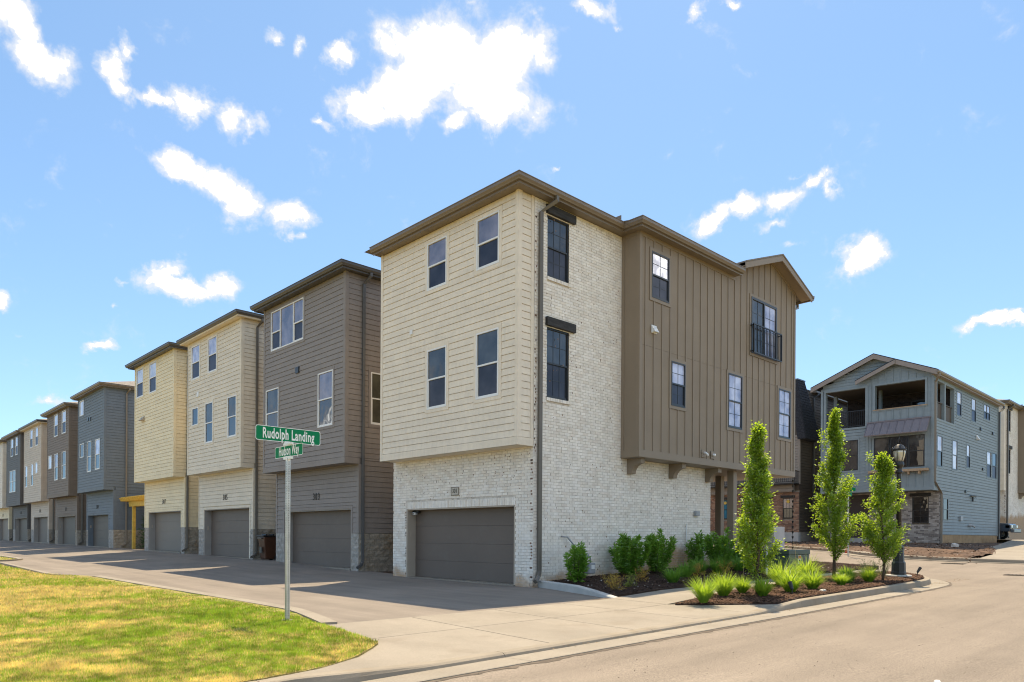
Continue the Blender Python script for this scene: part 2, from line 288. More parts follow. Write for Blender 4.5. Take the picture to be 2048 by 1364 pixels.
M['litter'] = mat('dry leaf litter', (.30, .20, .10), .9, .4, 20)

# ------------------------------------------------------------------ mesh helpers
def root_loc(p):
    v = Vector((0, 0, 0))
    while p is not None: v += p.location; p = p.parent
    return v
def link(name, me, parent=None, m=None):
    o = bpy.data.objects.new(name, me); COL.objects.link(o)
    if parent: o.parent = parent
    if m is not None and me is not None and not me.materials:
        for x in (m if isinstance(m, (list, tuple)) else (m,)): me.materials.append(x)
    return o
def thing(name, label, cat, loc=(0, 0, 0), group=None):
    o = bpy.data.objects.new(name, None); COL.objects.link(o); o.location = loc; o.empty_display_size = .3
    return tag(o, label, cat, group)
def tag(o, label, cat, group=None):
    o['label'] = label; o['category'] = cat
    if group: o['group'] = group
    return o
class MB:
    def __init__(s): s.v = []; s.f = []; s.mi = []; s.sm = False
    def add(s, vs, fs, mi=0):
        b = len(s.v); s.v += [tuple(v) for v in vs]
        for f in fs: s.f.append(tuple(b+i for i in f)); s.mi.append(mi)
        return s
    def box(s, x0, x1, y0, y1, z0, z1, mi=0):
        if x0 > x1: x0, x1 = x1, x0
        if y0 > y1: y0, y1 = y1, y0
        return s.add([(x0, y0, z0), (x1, y0, z0), (x1, y1, z0), (x0, y1, z0), (x0, y0, z1), (x1, y0, z1), (x1, y1, z1), (x0, y1, z1)],
                     [(0, 3, 2, 1), (4, 5, 6, 7), (0, 1, 5, 4), (1, 2, 6, 5), (2, 3, 7, 6), (3, 0, 4, 7)], mi)
    def fb(s, ax, c, o0, o1, u0, u1, z0, z1, mi=0):
        """box on a facade: ax 'x' faces -X at x=c, 'y' faces -Y at y=c; o = distance out of the wall, u along it"""
        return s.box(c-o1, c-o0, u0, u1, z0, z1, mi) if ax == 'x' else s.box(u0, u1, c-o1, c-o0, z0, z1, mi)
    def prism(s, pts, d, mi=0):
        """polygon pts extruded by vector d"""
        n = len(pts); q = [Vector(p) for p in pts]; d = Vector(d)
        return s.add([*q, *[p+d for p in q]], [tuple(range(n))[::-1], tuple(range(n, 2*n))]+[(i, (i+1) % n, n+(i+1) % n, n+i) for i in range(n)], mi)
    def lathe(s, prof, n=16, at=(0, 0, 0), mi=0, twist=0):
        x, y, z = at; vs = []; fs = []
        for (r, h) in prof:
            for k in range(n): a = 2*math.pi*(k+twist)/n; vs.append((x+r*math.cos(a), y+r*math.sin(a), z+h))
        for i in range(len(prof)-1):
            for k in range(n): fs.append((i*n+k, i*n+(k+1) % n, (i+1)*n+(k+1) % n, (i+1)*n+k))
        fs.append(tuple(range(n))[::-1]); fs.append(tuple((len(prof)-1)*n+k for k in range(n)))
        return s.add(vs, fs, mi)
    def tube(s, pts, r, n=8, mi=0, sq=False):
        pts = [Vector(p) for p in pts]; vs = []; fs = []
        rs = r if isinstance(r, (list, tuple)) else [r]*len(pts)
        if sq: n = 4
        pa = None
        for i, p in enumerate(pts):
            t = (pts[min(i+1, len(pts)-1)]-pts[max(i-1, 0)]).normalized()
            if pa is None: pa = t.orthogonal().normalized() if not sq else (Vector((0, 1, 0)) if abs(t.y) < .5 else Vector((1, 0, 0)))
            pa = (pa-t*pa.dot(t)).normalized(); b = t.cross(pa)
            for k in range(n):
                a = 2*math.pi*(k+(.5 if sq else 0))/n; q = rs[i]*(1.414 if sq else 1)
                vs.append(p+pa*math.cos(a)*q+b*math.sin(a)*q)
        for i in range(len(pts)-1):
            for k in range(n): fs.append((i*n+k, i*n+(k+1) % n, (i+1)*n+(k+1) % n, (i+1)*n+k))
        fs.append(tuple(range(n))[::-1]); fs.append(tuple((len(pts)-1)*n+k for k in range(n)))
        return s.add(vs, fs, mi)
    def mesh(s, name, m, off=Vector((0, 0, 0)), smooth=False):
        me = bpy.data.meshes.new(name); me.from_pydata([(x-off.x, y-off.y, z-off.z) for x, y, z in s.v], [], s.f)
        for x in (m if isinstance(m, (list, tuple)) else (m,)): me.materials.append(x)
        if any(s.mi): me.polygons.foreach_set('material_index', s.mi)
        if smooth: me.polygons.foreach_set('use_smooth', [True]*len(s.f))
        me.update(); return me
    def build(s, name, m, parent=None, kind=None, smooth=False, bevel=0):
        if not s.f: return None
        o = link(name, s.mesh(name, m, root_loc(parent), smooth), parent)
        if kind: o['kind'] = kind
        if bevel:
            b = o.modifiers.new('bevel', 'BEVEL'); b.width = bevel; b.segments = 2; b.limit_method = 'ANGLE'
        return o
def np_obj(name, V, F, m, parent=None, kind=None, tone=None, smooth=False):
    V = np.asarray(V, np.float32); F = np.asarray(F, np.int32); k = F.shape[1]
    off = root_loc(parent); V = V-np.array(off, np.float32)
    me = bpy.data.meshes.new(name); me.vertices.add(len(V)); me.vertices.foreach_set('co', V.ravel())
    me.loops.add(F.size); me.loops.foreach_set('vertex_index', F.ravel())
    me.polygons.add(len(F)); me.polygons.foreach_set('loop_start', np.arange(0, F.size, k, dtype=np.int32))
    try: me.polygons.foreach_set('loop_total', np.full(len(F), k, np.int32))
    except Exception: pass
    me.update(calc_edges=True)
    if tone is not None:
        a = me.color_attributes.new('tone', 'FLOAT_COLOR', 'POINT'); t = np.ones((len(V), 4), np.float32); t[:, :3] = tone; a.data.foreach_set('color', t.ravel())
    o = link(name, me, parent, m)
    if kind: o['kind'] = kind
    return o
def text_part(txt, name, m, parent, size, at, ax, sx=1., depth=.006, flip=False, bold=0, space=1.):
    """flat lettering standing on a facade, centred on at"""
    cu = bpy.data.curves.new(name, 'FONT'); cu.body = txt; cu.size = size; cu.align_x = 'CENTER'; cu.align_y = 'CENTER'; cu.extrude = depth; cu.offset = bold; cu.resolution_u = 3; cu.space_character = space
    t = bpy.data.objects.new('tmp', cu); COL.objects.link(t)
    dg = bpy.context.evaluated_depsgraph_get(); dg.update(); me = bpy.data.meshes.new_from_object(t.evaluated_get(dg))
    bpy.data.objects.remove(t)
    at = Vector(at)
    e1 = Vector((0, -1, 0)) if ax == 'x' else Vector((1, 0, 0)); e3 = Vector((-1, 0, 0)) if ax == 'x' else Vector((0, -1, 0))
    mw = Matrix(((e1.x*sx, 0, e3.x, at.x), (e1.y*sx, 0, e3.y, at.y), (0, 1, 0, at.z), (0, 0, 0, 1)))
    off = root_loc(parent); me.transform(Matrix.Translation(-off) @ mw); me.materials.clear(); me.materials.append(m)
    me.name = name
    return link(name, me, parent)
def holes_rects(u0, u1, z0, z1, holes):
    us = sorted({u0, u1, *[min(max(h[i], u0), u1) for h in holes for i in (0, 1)]}); out = []
    for a, b in zip(us, us[1:]):
        if b-a < 1e-4: continue
        m = (a+b)/2; hs = sorted((max(h[2], z0), min(h[3], z1)) for h in holes if h[0] < m < h[1] and h[2] < z1 and h[3] > z0); z = z0
        for h0, h1 in hs:
            if h0 > z+1e-4: out.append((a, b, z, h0))
            z = max(z, h1)
        if z < z1-1e-4: out.append((a, b, z, z1))
    return out

# ------------------------------------------------------------------ facade pieces
PITCH = .178
def lap_siding(parent, ax, c, u0, u1, z0, z1, holes, m, pieces=True, mb=None, top=None, pitch=PITCH, joints=3.66, gap=.009):
    """lapped boards, each its own object (pieces) or collected in mb; top(u) limits the height under a gable"""
    rnd = random.Random(int((u0*7+z0*13+c*5)*100))
    n = int(math.ceil((z1-z0)/pitch-.05)); col = mb or MB()
    for i in range(n):
        a = z0+i*pitch; b = min(a+pitch, z1)
        cuts = {u0, u1}
        for h in holes:
            if h[2] < b-.002 and h[3] > a+.002: cuts |= {min(max(h[0], u0), u1), min(max(h[1], u0), u1)}
        x = u0+rnd.uniform(.6, joints)
        while x < u1-.6: 
            if all(abs(x-q) > .35 for q in cuts): cuts.add(x)
            x += joints
        cs = sorted(cuts)
        for p, q in zip(cs, cs[1:]):
            if q-p < .02: continue
            mid = (p+q)/2; lo, hi = a, b
            for h in holes:
                if h[0] < mid < h[1] and h[2] < b and h[3] > a:
                    if h[2] <= a and h[3] >= b: lo = hi = 0; break
                    if h[2] <= a: lo = max(lo, h[3])
                    else: hi = min(hi, h[2])
            if hi-lo < .02: continue
            hl = hr = hi
            if top:
                hl, hr = min(hi, top(p)), min(hi, top(q))
                pp, qq = p, q
                if hl <= lo and hr <= lo: 
                    if top(mid) <= lo: continue
                if hl <= lo+.004:
                    while hl <= lo+.004 and pp < qq: pp += .02; hl = min(hi, top(pp))
                if hr <= lo+.004:
                    while hr <= lo+.004 and qq > pp: qq -= .02; hr = min(hi, top(qq))
                p, q = pp, qq
                if q-p < .03: continue
            g = gap if lo == a else .0
            tb = .006+.014*(1-(lo-a)/pitch); t = lambda z: .006+.014*(1-(z-a)/pitch)
            e = .0012; o0 = -.028
            def P(o, u, z): return (c-o, u, z) if ax == 'x' else (u, c-o, z)
            b_ = MB() if pieces else col
            vs = [P(o0, p+e, lo+g), P(o0, q-e, lo+g), P(o0, q-e, hr), P(o0, p+e, hl), P(tb, p+e, lo+g), P(tb, q-e, lo+g), P(t(hr), q-e, hr), P(t(hl), p+e, hl)]
            f = [(4, 5, 6, 7), (0, 1, 5, 4), (3, 7, 6, 2), (0, 4, 7, 3), (1, 2, 6, 5)]
            if ax == 'x': f = [k[::-1] for k in f]
            b_.add(vs, f)
            if pieces: b_.build('siding_board', m, parent)
    if not pieces and mb is None: col.build('siding', m, parent, 'stuff')
def window(parent, ax, c, u0, u1, z0, z1, frame, kind='hung', up='glassup', low='screen', trim=None, tw=.095, base=0., muntin=None, name='window'):
    """frame object with trim, sash and panes as its children"""
    fw = .042
    f = MB()
    for (a, b, p, q) in holes_rects(u0, u1, z0, z1, [(u0+fw, u1-fw, z0+fw, z1-fw)]): f.fb(ax, c, base-.026, base+.030, a, b, p, q)
    mids = []
    iu0, iu1, iz0, iz1 = u0+fw, u1-fw, z0+fw, z1-fw
    panes = []
    def hung(a, b, frac=.5):
        zm = iz0+(iz1-iz0)*frac; f.fb(ax, c, base-.02, base+.026, a, b, zm-.022, zm+.022)
        s = MB()
        for (p, q, r, t) in holes_rects(a, b, iz0, zm-.022, [(a+.03, b-.03, iz0+.035, zm-.022)]): s.fb(ax, c, base-.024, base+.012, p, q, r, t)
        panes.append(('pane', a, b, zm+.022, iz1, up, .000)); panes.append(('pane', a+.03, b-.03, iz0+.035, zm-.022, low, -.008)); mids.append((a, b, zm)); return s
    S = []
    if kind == 'hung': S.append(hung(iu0, iu1))
    elif kind == 'fixed': panes.append(('pane', iu0, iu1, iz0, iz1, up, 0))
    elif kind == 'double':
        m_ = (iu0+iu1)/2; f.fb(ax, c, base-.02, base+.028, m_-.025, m_+.025, iz0, iz1); S += [hung(iu0, m_-.025), hung(m_+.025, iu1)]
    elif kind == 'triple':
        w = iu1-iu0; a, b = iu0+w*.29, iu1-w*.29
        for q in (a, b): f.fb(ax, c, base-.02, base+.028, q-.03, q+.03, iz0, iz1)
        S += [hung(iu0, a-.03, .46), hung(b+.03, iu1, .46)]; panes.append(('pane', a+.03, b-.03, iz0, iz1, up, 0))
    w = f.build(name, frame, parent)
    for s in S: s.build('sash', frame, w)
    for (n, a, b, p, q, g, o) in panes: 
        MB().fb(ax, c, base+o-.012, base+o, a, b, p, q).build(n, M[g], w)
    if muntin:
        nx, nz = muntin; k = MB()
        for (n, a, b, p, q, g, o) in panes:
            for i in range(1, nx): u = a+(b-a)*i/nx; k.fb(ax, c, base+o+.0005, base+o+.008, u-.007, u+.007, p, q)
            for i in range(1, nz): z = p+(q-p)*i/nz; k.fb(ax, c, base+o+.0008, base+o+.0075, a, b, z-.007, z+.007)
        k.build('muntin', frame, w)
    if trim is not None:
        t = MB()
        for (a, b, p, q) in ((u0-tw, u1+tw, z1+.002, z1+tw), (u0-tw, u1+tw, z0-tw, z0-.002), (u0-tw, u0-.002, z0-.002, z1+.002), (u1+.002, u1+tw, z0-.002, z1+.002)): t.fb(ax, c, -.028, .024, a, b, p, q)
        t.build('trim', trim, w)
    return w
BRICK_MESH = {}
def bricks(parent, ax, c, u0, u1, z0, z1, holes, mats, own=0, depth=.1, L=.215, H=.0795, keep=None, rough=.004, start=0, stainf=None, mortar=None, back=-.012):
    """running bond with recessed joints: 'own' of them nearest u=near are objects, the rest one mesh"""
    rnd = random.Random(int(u0*31+z0*17+c*11)+start); j = .0095; rest = MB(); n_own = 0
    mo = MB()
    for (a, b, p, q) in holes_rects(u0, u1, z0, z1, holes): mo.fb(ax, c, -depth, back, a, b, p, q)
    mo.build('mortar', mortar or M['mortar'], parent)
    row = 0; z = z0
    while z < z1-.02:
        zt = min(z+H-j, z1); u = u0-(L/2 if row % 2 else 0); first = True
        while u < u1-.005:
            a, b = max(u, u0), min(u+L-j, u1); u += L
            if b-a < .03: continue
            segs = [(a, b)]
            for h in holes:
                if h[2] < zt-.02 and h[3] > z+.02:
                    ns = []
                    for p, q in segs:
                        if h[1] <= p or h[0] >= q: ns.append((p, q)); continue
                        if h[0]-p > .02: ns.append((p, h[0]))
                        if q-h[1] > .02: ns.append((h[1], q))
                    segs = ns
            for p, q in segs:
                o = rnd.uniform(0, rough); mi = rnd.randrange(len(mats)-(1 if stainf else 0))
                if stainf and rnd.random() < stainf((p+q)/2, z): mi = len(mats)-1
                if rnd.random() < .10: q -= rnd.uniform(.008, .026)
                ok = keep and n_own < own and keep((p+q)/2, z)
                if ok:
                    n_own += 1; full = (round(q-p, 3), mi)
                    if full not in BRICK_MESH: BRICK_MESH[full] = {}
                    d = BRICK_MESH[full]
                    if ax not in d: d[ax] = MB().fb(ax, 0, -.075, 0, 0, q-p, 0, H-j).mesh('brick', mats[mi])
                    ob = link('brick', d[ax], parent)
                    w = Vector((c-o, p, z)) if ax == 'x' else Vector((p, c-o, z)); ob.location = w-root_loc(parent)
                else: rest.fb(ax, c, -.075, o, p, q, z, zt, mi)
        z += H; row += 1
    o = rest.build('brickwork', mats, parent, 'stuff')
    return n_own
def blocks(parent, ax, c, u0, u1, z0, z1, m, holes=(), pieces=True):
    rnd = random.Random(int(u0*10+c*3)); H, L, j = .203, .406, .010; row = 0; zt = z1
    back = MB()
    for (a, b, p, q) in holes_rects(u0, u1, z0, z1, holes): back.fb(ax, c, -.03, .002, a, b, p, q)
    back.build('mortar', M['mortartan'], parent)
    rest = MB()
    while zt > z0+.02:
        zb = max(zt-H, z0); u = u0-(L/2 if row % 2 else 0)
        while u < u1-.01:
            a, b = max(u, u0)+j/2, min(u+L, u1)-j/2; u += L
            if b-a < .04 or any(h[0] < (a+b)/2 < h[1] and h[2] < (zb+zt)/2 < h[3] for h in holes): continue
            nx, nz = 4, 3; vs = []; fs = []
            def P(o, uu, z): return (c-o, uu, z) if ax == 'x' else (uu, c-o, z)
            for k in range(nz):
                for i in range(nx):
                    ed = i in (0, nx-1) or k in (0, nz-1)
                    vs.append(P(.014+(0 if ed else rnd.uniform(.006, .026))+rnd.uniform(-.003, .003), a+(b-a)*(i+(0 if ed else rnd.uniform(-.2, .2)))/(nx-1), zb+j/2+(zt-zb-j)*k/(nz-1)))
            for k in range(nz-1):
                for i in range(nx-1): fs.append((k*nx+i, k*nx+i+1, (k+1)*nx+i+1, (k+1)*nx+i))
            s = len(vs); vs += [P(-.02, a, zb+j/2), P(-.02, b, zb+j/2), P(-.02, b, zt-j/2), P(-.02, a, zt-j/2)]
            e = nx*(nz-1)
            fs += [(0, s, s+1, nx-1, *range(nx-2, 0, -1)), (e, *range(e+1, e+nx), s+2, s+3), (0, *[k*nx for k in range(1, nz)], s+3, s), (nx-1, s+1, s+2, *[k*nx+nx-1 for k in range(nz-1, 0, -1)])]
            if ax == 'x': fs = [f[::-1] for f in fs]
            b_ = MB() if pieces else rest
            b_.add(vs, fs)
            if pieces: b_.build('block', m, parent)
        zt -= H; row += 1
    rest.build('blockwork', m, parent, 'stuff')
def sweep(path, prof, closed_prof=True):
    """plan path (outward is to its right when walking) swept with profile (d outward, z)"""
    mb = MB(); n = len(path); k = len(prof); vs = []
    nor = []
    for a, b in zip(path, path[1:]):
        dx, dy = b[0]-a[0], b[1]-a[1]; l = math.hypot(dx, dy); nor.append((dy/l, -dx/l))
    for i, p in enumerate(path):
        if i == 0: m = nor[0]
        elif i == n-1: m = nor[-1]
        else:
            a, b = nor[i-1], nor[i]; d = 1+a[0]*b[0]+a[1]*b[1]; m = ((a[0]+b[0])/d, (a[1]+b[1])/d)
        for (d, z) in prof: vs.append((p[0]+m[0]*d, p[1]+m[1]*d, z))
    fs = []
    for i in range(n-1):
        for j in range(k): fs.append((i*k+j, i*k+(j+1) % k, (i+1)*k+(j+1) % k, (i+1)*k+j))
    fs.append(tuple(range(k))[::-1]); fs.append(tuple((n-1)*k+j for j in range(k)))
    return mb.add(vs, fs)
def eaves(parent, path, ze, mg, mf, ms, s=.27):
    sweep(path, [(-.02, ze), (s, ze), (s, ze+.02), (-.02, ze+.02)]).build('soffit', ms, parent)
    sweep(path, [(s, ze-.03), (s+.026, ze-.03), (s+.026, ze+.17), (s, ze+.17)]).build('fascia', mf, parent)
    a = s+.028
    sweep(path, [(a, ze+.03), (a+.062, ze+.03), (a+.075, ze+.055), (a+.115, ze+.095), (a+.118, ze+.165), (a+.132, ze+.168), (a+.132, ze+.185), (a+.104, ze+.185), (a+.10, ze+.12), (a+.055, ze+.05), (a+.01, ze+.05), (a, ze+.18)]).build('gutter', mg, parent)
def hip_roof(parent, x0, x1, y0, y1, z, m, slope=.32, over=.36):
    x0 -= over; x1 += over; y0 -= over; y1 += over; h = (y1-y0)/2; zr = z+h*slope; ym = (y0+y1)/2
    v = [(x0, y0, z), (x1, y0, z), (x1, y1, z), (x0, y1, z), (x0+h, ym, zr), (x1-h, ym, zr)]
    MB().add(v, [(0, 1, 5, 4), (1, 2, 5), (2, 3, 4, 5), (3, 0, 4), (0, 3, 2, 1)]).build('roof', m, parent)
def downspout(parent, pts, m, r=.042, name='downspout'):
    mb = MB().tube(pts, r, sq=True)
    return mb.build(name, m, parent, bevel=.008)
def garage_door(parent, c, y0, y1, z0, z1, m, panels=4, dep=.32, jm=None, jw=.0, kp=True):
    d = MB().fb('x', c, -dep-.06, -dep-.02, y0+.002, y1-.002, z0, z1); g = d.build('garage_door', m, parent)
    for i in range(panels):
        a = z0+.02+(z1-z0-.02)*i/panels; b = z0+.02+(z1-z0-.02)*(i+1)/panels
        MB().fb('x', c, -dep-.02, -dep, y0+.01, y1-.01, a+.0015, b-.0015).build('panel', m, g, bevel=.004)
    j = MB()
    j.fb('x', c, -dep, -.004, y1-.03, y1+.02, z0-.05, z1); j.fb('x', c, -dep, -.004, y0-.02, y0+.03, z0-.05, z1); j.fb('x', c, -dep, -.004, y0+.031, y1-.031, z1-.03, z1+.02)
    j.build('door_jamb', jm, parent)
    MB().fb('x', c, -dep-.2, .05, y0-.02, y1+.02, z0-.16, z0+.012).build('sill', M['conc'], parent)
    if kp: MB().fb('x', c, -.2, -.13, y1-.046, y1-.031, z0+1.25, z0+1.42).build('keypad', M['jamb'], parent)

# ------------------------------------------------------------------ the corner house (white brick, cream siding, brown box)
def corner_house(off, label, near=True):
    ox, oy, oz = off
    hs = thing('townhouse', label, 'house', off)
    # geometry is given in the corner house's own frame and shifted as a whole
    hs.location = (0, 0, 0)
    own = 300 if near else 0; P = near
    X = -.55; ZB = 3.65; ZE = 10.08
    win = [(.72, 1.62, 8.42, 9.78), (2.9, 3.81, 8.40, 9.77), (.72, 1.62, 4.97, 6.74), (2.89, 3.79, 4.96, 6.68)]
    tr = [(a-.097, b+.097, c-.097, d+.097) for a, b, c, d in win]
    core = MB()
    core.box(X+.03, -.02, .06, 6.2, ZB+.012, ZE+.1); core.box(-.0195, 13.40, .125, 6.2, ZB+.0125, ZE+.0995)
    core.build('upper_wall', M['cream'], hs)
    c2 = MB(); c2.box(.36, 8.4, .11, 6.24, -.3, ZB+.01); c2.box(.105, .36, 5.58, 6.2, -.3, ZB+.01); c2.box(.105, .36, .11, .66, -.3, ZB+.01); c2.box(.105, .36, .66, 5.58, 2.17, ZB+.01)
    c2.build('lower_wall', M['mortar'], hs)
    MB().box(X-.002, .02, .005, 6.2, ZB-.012, ZB+.006).build('overhang_soffit', M['cream'], hs)
    lap_siding(hs, 'x', X, .115, 6.085, ZB+.19, ZE, tr, M['cream'], P)
    lap_siding(hs, 'y', .03, X+.115, -.105, ZB+.19, ZE, [], M['cream'], P)
    def trimb(ax, c, *a, nm='corner_board', o=.026): MB().fb(ax, c, -.03, o, *a).build(nm, M['cream'], hs)
    trimb('x', X, .003, .113, ZB+.192, ZE); trimb('x', X, 6.087, 6.2, ZB+.192, ZE); trimb('y', .03, X-.0235, X+.113, ZB+.192, ZE, o=.029); trimb('y', .03, -.103, .0, ZB+.192, ZE)
    trimb('x', X, .0, 6.2, ZB-.012, ZB+.188, nm='band_board', o=.03); trimb('y', .03, X-.0275, .0, ZB-.0125, ZB+.187, nm='band_board', o=.033)
    for i, (a, b, c, d) in enumerate(win): window(hs, 'x', X, a, b, c, d, M['white'], up=('glassup', 'glassup', 'glass', 'glass')[i], trim=M['cream'])
    MB().fb('x', X, .0, .05, 4.5, 4.62, 7.30, 7.43).build('vent', M['white'], hs)
    # brick
    BM = BR
    gar = (.68, 5.55, -.3, 2.14)
    st = lambda u, z: max(0, .55-z*1.6)
    bricks(hs, 'x', 0, 0.0, 6.29, -.05, ZB-.012, [(.66, 5.57, -.3, 2.36)], BM, own=150 if near else 0, keep=lambda u, z: u < .68 or z < 2.6)
    sol = MB(); rnd = random.Random(5); u = .66
    while u < 5.56: 
        sol.fb('x', 0, -.1, .004+rnd.uniform(0, .004), u+.004, u+.0635, 2.15, 2.352, rnd.randrange(5)); u += .0682
    MB().fb('x', 0, -.1, -.010, .66, 5.57, 2.145, 2.36).build('mortar', M['mortar'], hs)
    sol.build('soldier_course', BR, hs, 'stuff')
    sw = [(.48, 1.33, 8.14, 9.76), (.48, 1.35, 4.97, 6.82)]
    h2 = [(a, b, c-.09, d) for a, b, c, d in sw]
    bricks(hs, 'y', 0, 0.012, 3.64, 3.64, ZE, h2, BR, own=40 if near else 0, keep=lambda u, z: u < .5)
    st2 = lambda u, z: max(0, .42+.045*u-abs(z-.045*u)*.9) if u < 8 else .1
    bricks(hs, 'y', 0, 0.012, 8.55, -.1, 3.64, [], BM, own=150 if near else 0, keep=lambda u, z: u < 2.2, start=9)
    ck = MB(); rnd = random.Random(12)
    def spot_(ax, u, z, w, h): ck.fb(ax, 0, .0, .0062, u, u+w, z, z+h)
    for k in range(170): spot_('y', rnd.uniform(.02, 8.4) if k % 2 else rnd.uniform(.02, 3.5), rnd.uniform(.3, 3.5) if k % 2 else rnd.uniform(3.7, 9.9), rnd.uniform(.012, .03), rnd.uniform(.012, .045))
    for k in range(90): spot_('x', rnd.uniform(.05, 6.2), rnd.uniform(2.4, 3.5), rnd.uniform(.012, .03), rnd.uniform(.012, .04))
    for k in range(64):
        z = .0795*(2*rnd.randrange(1, 62)+rnd.randrange(2))+.004
        if z < 3.5: spot_('x', rnd.uniform(.008, .05), z, rnd.uniform(.03, .06), .045)
        else: spot_('y', rnd.choice((.016, .022, .05)), z, rnd.uniform(.02, .05), .045)
    for k in range(26): spot_('x', rnd.choice((5.575, 5.585)), .03+.0795*rnd.randrange(26), rnd.uniform(.02, .05), .04)
    ck.build('bare_brick', M['barebrick'], hs, 'stuff')
    for (a, b, c, d) in sw:
        window(hs, 'y', 0, a, b, c, d, M['black'], up='glass', low='screen', base=-.06, muntin=(3, 2))
        MB().fb('y', 0, -.09, .085, a-.06, b+.2, d+.02, d+.25).build('lintel', M['beam'], hs, bevel=.008)
        s = MB(); u = a-.02; rnd = random.Random(2)
        while u < b+.03: s.fb('y', 0, -.09, .03+rnd.uniform(0, .006), u+.004, u+.064, c-.088, c-.004, rnd.randrange(4)); u += .068
        s.build('window_sill', BR, hs, 'stuff')
    garage_door(hs, 0, .68, 5.55, 0.02, 2.14, M['garage'], jm=M['jamb'])
    text_y = 3.15
    pl = MB().fb('x', 0, .0, .03, text_y-.17, text_y+.17, 2.49, 2.73).build('address_plaque', M['plaque'], hs, bevel=.01)
    b = MB()
    for r in holes_rects(text_y-.17, text_y+.17, 2.49, 2.73, [(text_y-.155, text_y+.155, 2.505, 2.715)]): b.fb('x', 0, .0305, .036, *r)
    b.build('plaque_border', M['cover'], pl)
    if near: text_part('301', 'house_number', M['number'], pl, .185, (-.034, text_y, 2.61), 'x', .74, .003, bold=.0, space=1.12)
    cm = MB(); cm.fb('x', 0, -.25, -.20, 5.22, 5.52, 2.02, 2.10); cm.build('camera_mount', M['black'], hs)
    MB().tube([(.06, 5.3, 2.0), (.2, 5.3, 2.0)], .045, 10).build('security_camera', M['white'], hs, smooth=True)
    MB().tube([(.056, 5.3, 2.0), (.066, 5.3, 2.0)], .033, 10).build('camera_lens', M['black'], hs)
    # brown box
    y = -.63
    fr = [(4.21, 5.09, 8.31, 9.66), (5.23, 5.98, 5.29, 6.63), (8.55, 9.46, 4.99, 6.80), (12.12, 13.06, 5.01, 6.80), (10.06, 11.92, 7.74, 9.70)]
    rk = lambda u: 10.10 if u < 8.97 else (10.36+(u-8.97)*.345 if u < 11.52 else 11.24-(u-11.52)*.37)
    core = MB(); core.prism([(3.66, y+.02, 3.64), (13.43, y+.02, 3.64), (13.43, y+.02, rk(13.43)), (11.52, y+.02, 11.24), (8.97, y+.02, 10.36), (8.97, y+.02, 10.1), (3.66, y+.02, 10.1)], (0, 1.0, 0)); core.build('box_wall', M['box'], hs)
    fh = [(a-.1, b+.1, c-.1, d+.1) for a, b, c, d in fr]
    # panels between battens
    us = [3.66]+[3.92+.42*i for i in range(23)]+[13.43]
    for (za, zb_) in ((3.83, 6.86), (6.866, 12)):
        for a, b in zip(us, us[1:]):
            for r in holes_rects(a+.001, b-.001, za, min(zb_, 11.2), fh):
                t0, t1 = min(r[3], rk(r[0]) if zb_ > 10 else r[3]), min(r[3], rk(r[1]) if zb_ > 10 else r[3])
                if min(t0, t1) <= r[2]: continue
                v = [(r[0], r[2]), (r[1], r[2]), (r[1], t1)]
                if r[0] < 11.52 < r[1] and r[3] > 11: v.append((11.52, min(r[3], 11.23)))
                v.append((r[0], t0))
                MB().prism([(q, y+.02, z) for q, z in v], (0, -.018, 0)).build('panel', M['box'], hs)
    for u in us[1:-1]:
        for r in holes_rects(u-.022, u+.022, 3.83, rk(u)-.005, fh): MB().fb('y', y, .0, .02, *r).build('batten', M['boxtrim'], hs)
    MB().fb('y', y, -.02, .026, 3.63, 3.74, 3.83, 10.1).build('corner_board', M['boxtrim'], hs)
    MB().fb('y', y, -.02, .026, 13.34, 13.45, 3.83, 10.5).build('corner_board', M['boxtrim'], hs)
    MB().fb('y', y, -.02, .034, 3.62, 13.46, 3.62, 3.828).build('band_board', M['boxtrim'], hs)
    MB().fb('y', y, -.02, .022, 3.745, 8.97, 9.97, 10.1).build('frieze_board', M['boxtrim'], hs)
    # left cheek of the box
    MB().fb('x', 3.65, -.02, .012, y+.1, -.10, 3.83, 9.98).build('cheek_panel', M['box'], hs)
    MB().fb('x', 3.65, -.02, .028, y-.0235, y+.098, 3.831, 10.1).build('corner_board', M['boxtrim'], hs); MB().fb('x', 3.65, -.02, .026, -.098, -.004, 3.83, 10.1).build('corner_board', M['boxtrim'], hs)
    MB().fb('x', 3.65, -.02, .034, y-.0315, -.004, 3.6205, 3.827).build('band_board', M['boxtrim'], hs); MB().fb('x', 3.65, -.02, .022, y+.1, -.1, 9.98, 10.1).build('frieze_board', M['boxtrim'], hs)
    MB().box(3.66, 13.43, y+.01, -.004, 3.612, 3.64).build('box_soffit', M['stonegrey'], hs)
    MB().box(8.6, 13.43, -.002, 6.2, 3.612, 3.64).build('porch_ceiling', M['stonegrey'], hs)
    for i, (a, b, c, d) in enumerate(fr[:4]):
        window(hs, 'y', y, a, b, c, d, M['black'], up='glassblue', low=('screen', 'screen', 'glassblue', 'glassblue')[i], trim=M['boxtrim'], muntin=(2, 2), base=.002)
    a, b, c, d = fr[4]
    f = MB()
    for r in holes_rects(a, b, c, d, [(a+.07, (a+b)/2-.04, c+.08, d-.08), ((a+b)/2+.04, b-.07, c+.08, d-.08)]): f.fb('y', y, -.01, .035, *r)
    fd = f.build('patio_door', M['black'], hs)
    MB().fb('y', y, -.008, .0, a+.07, (a+b)/2-.04, c+.08, d-.08).build('pane', M['glass'], fd); MB().fb('y', y, -.008, .0, (a+b)/2+.04, b-.07, c+.08, d-.08).build('pane', M['glassblue'], fd)
    k = MB()
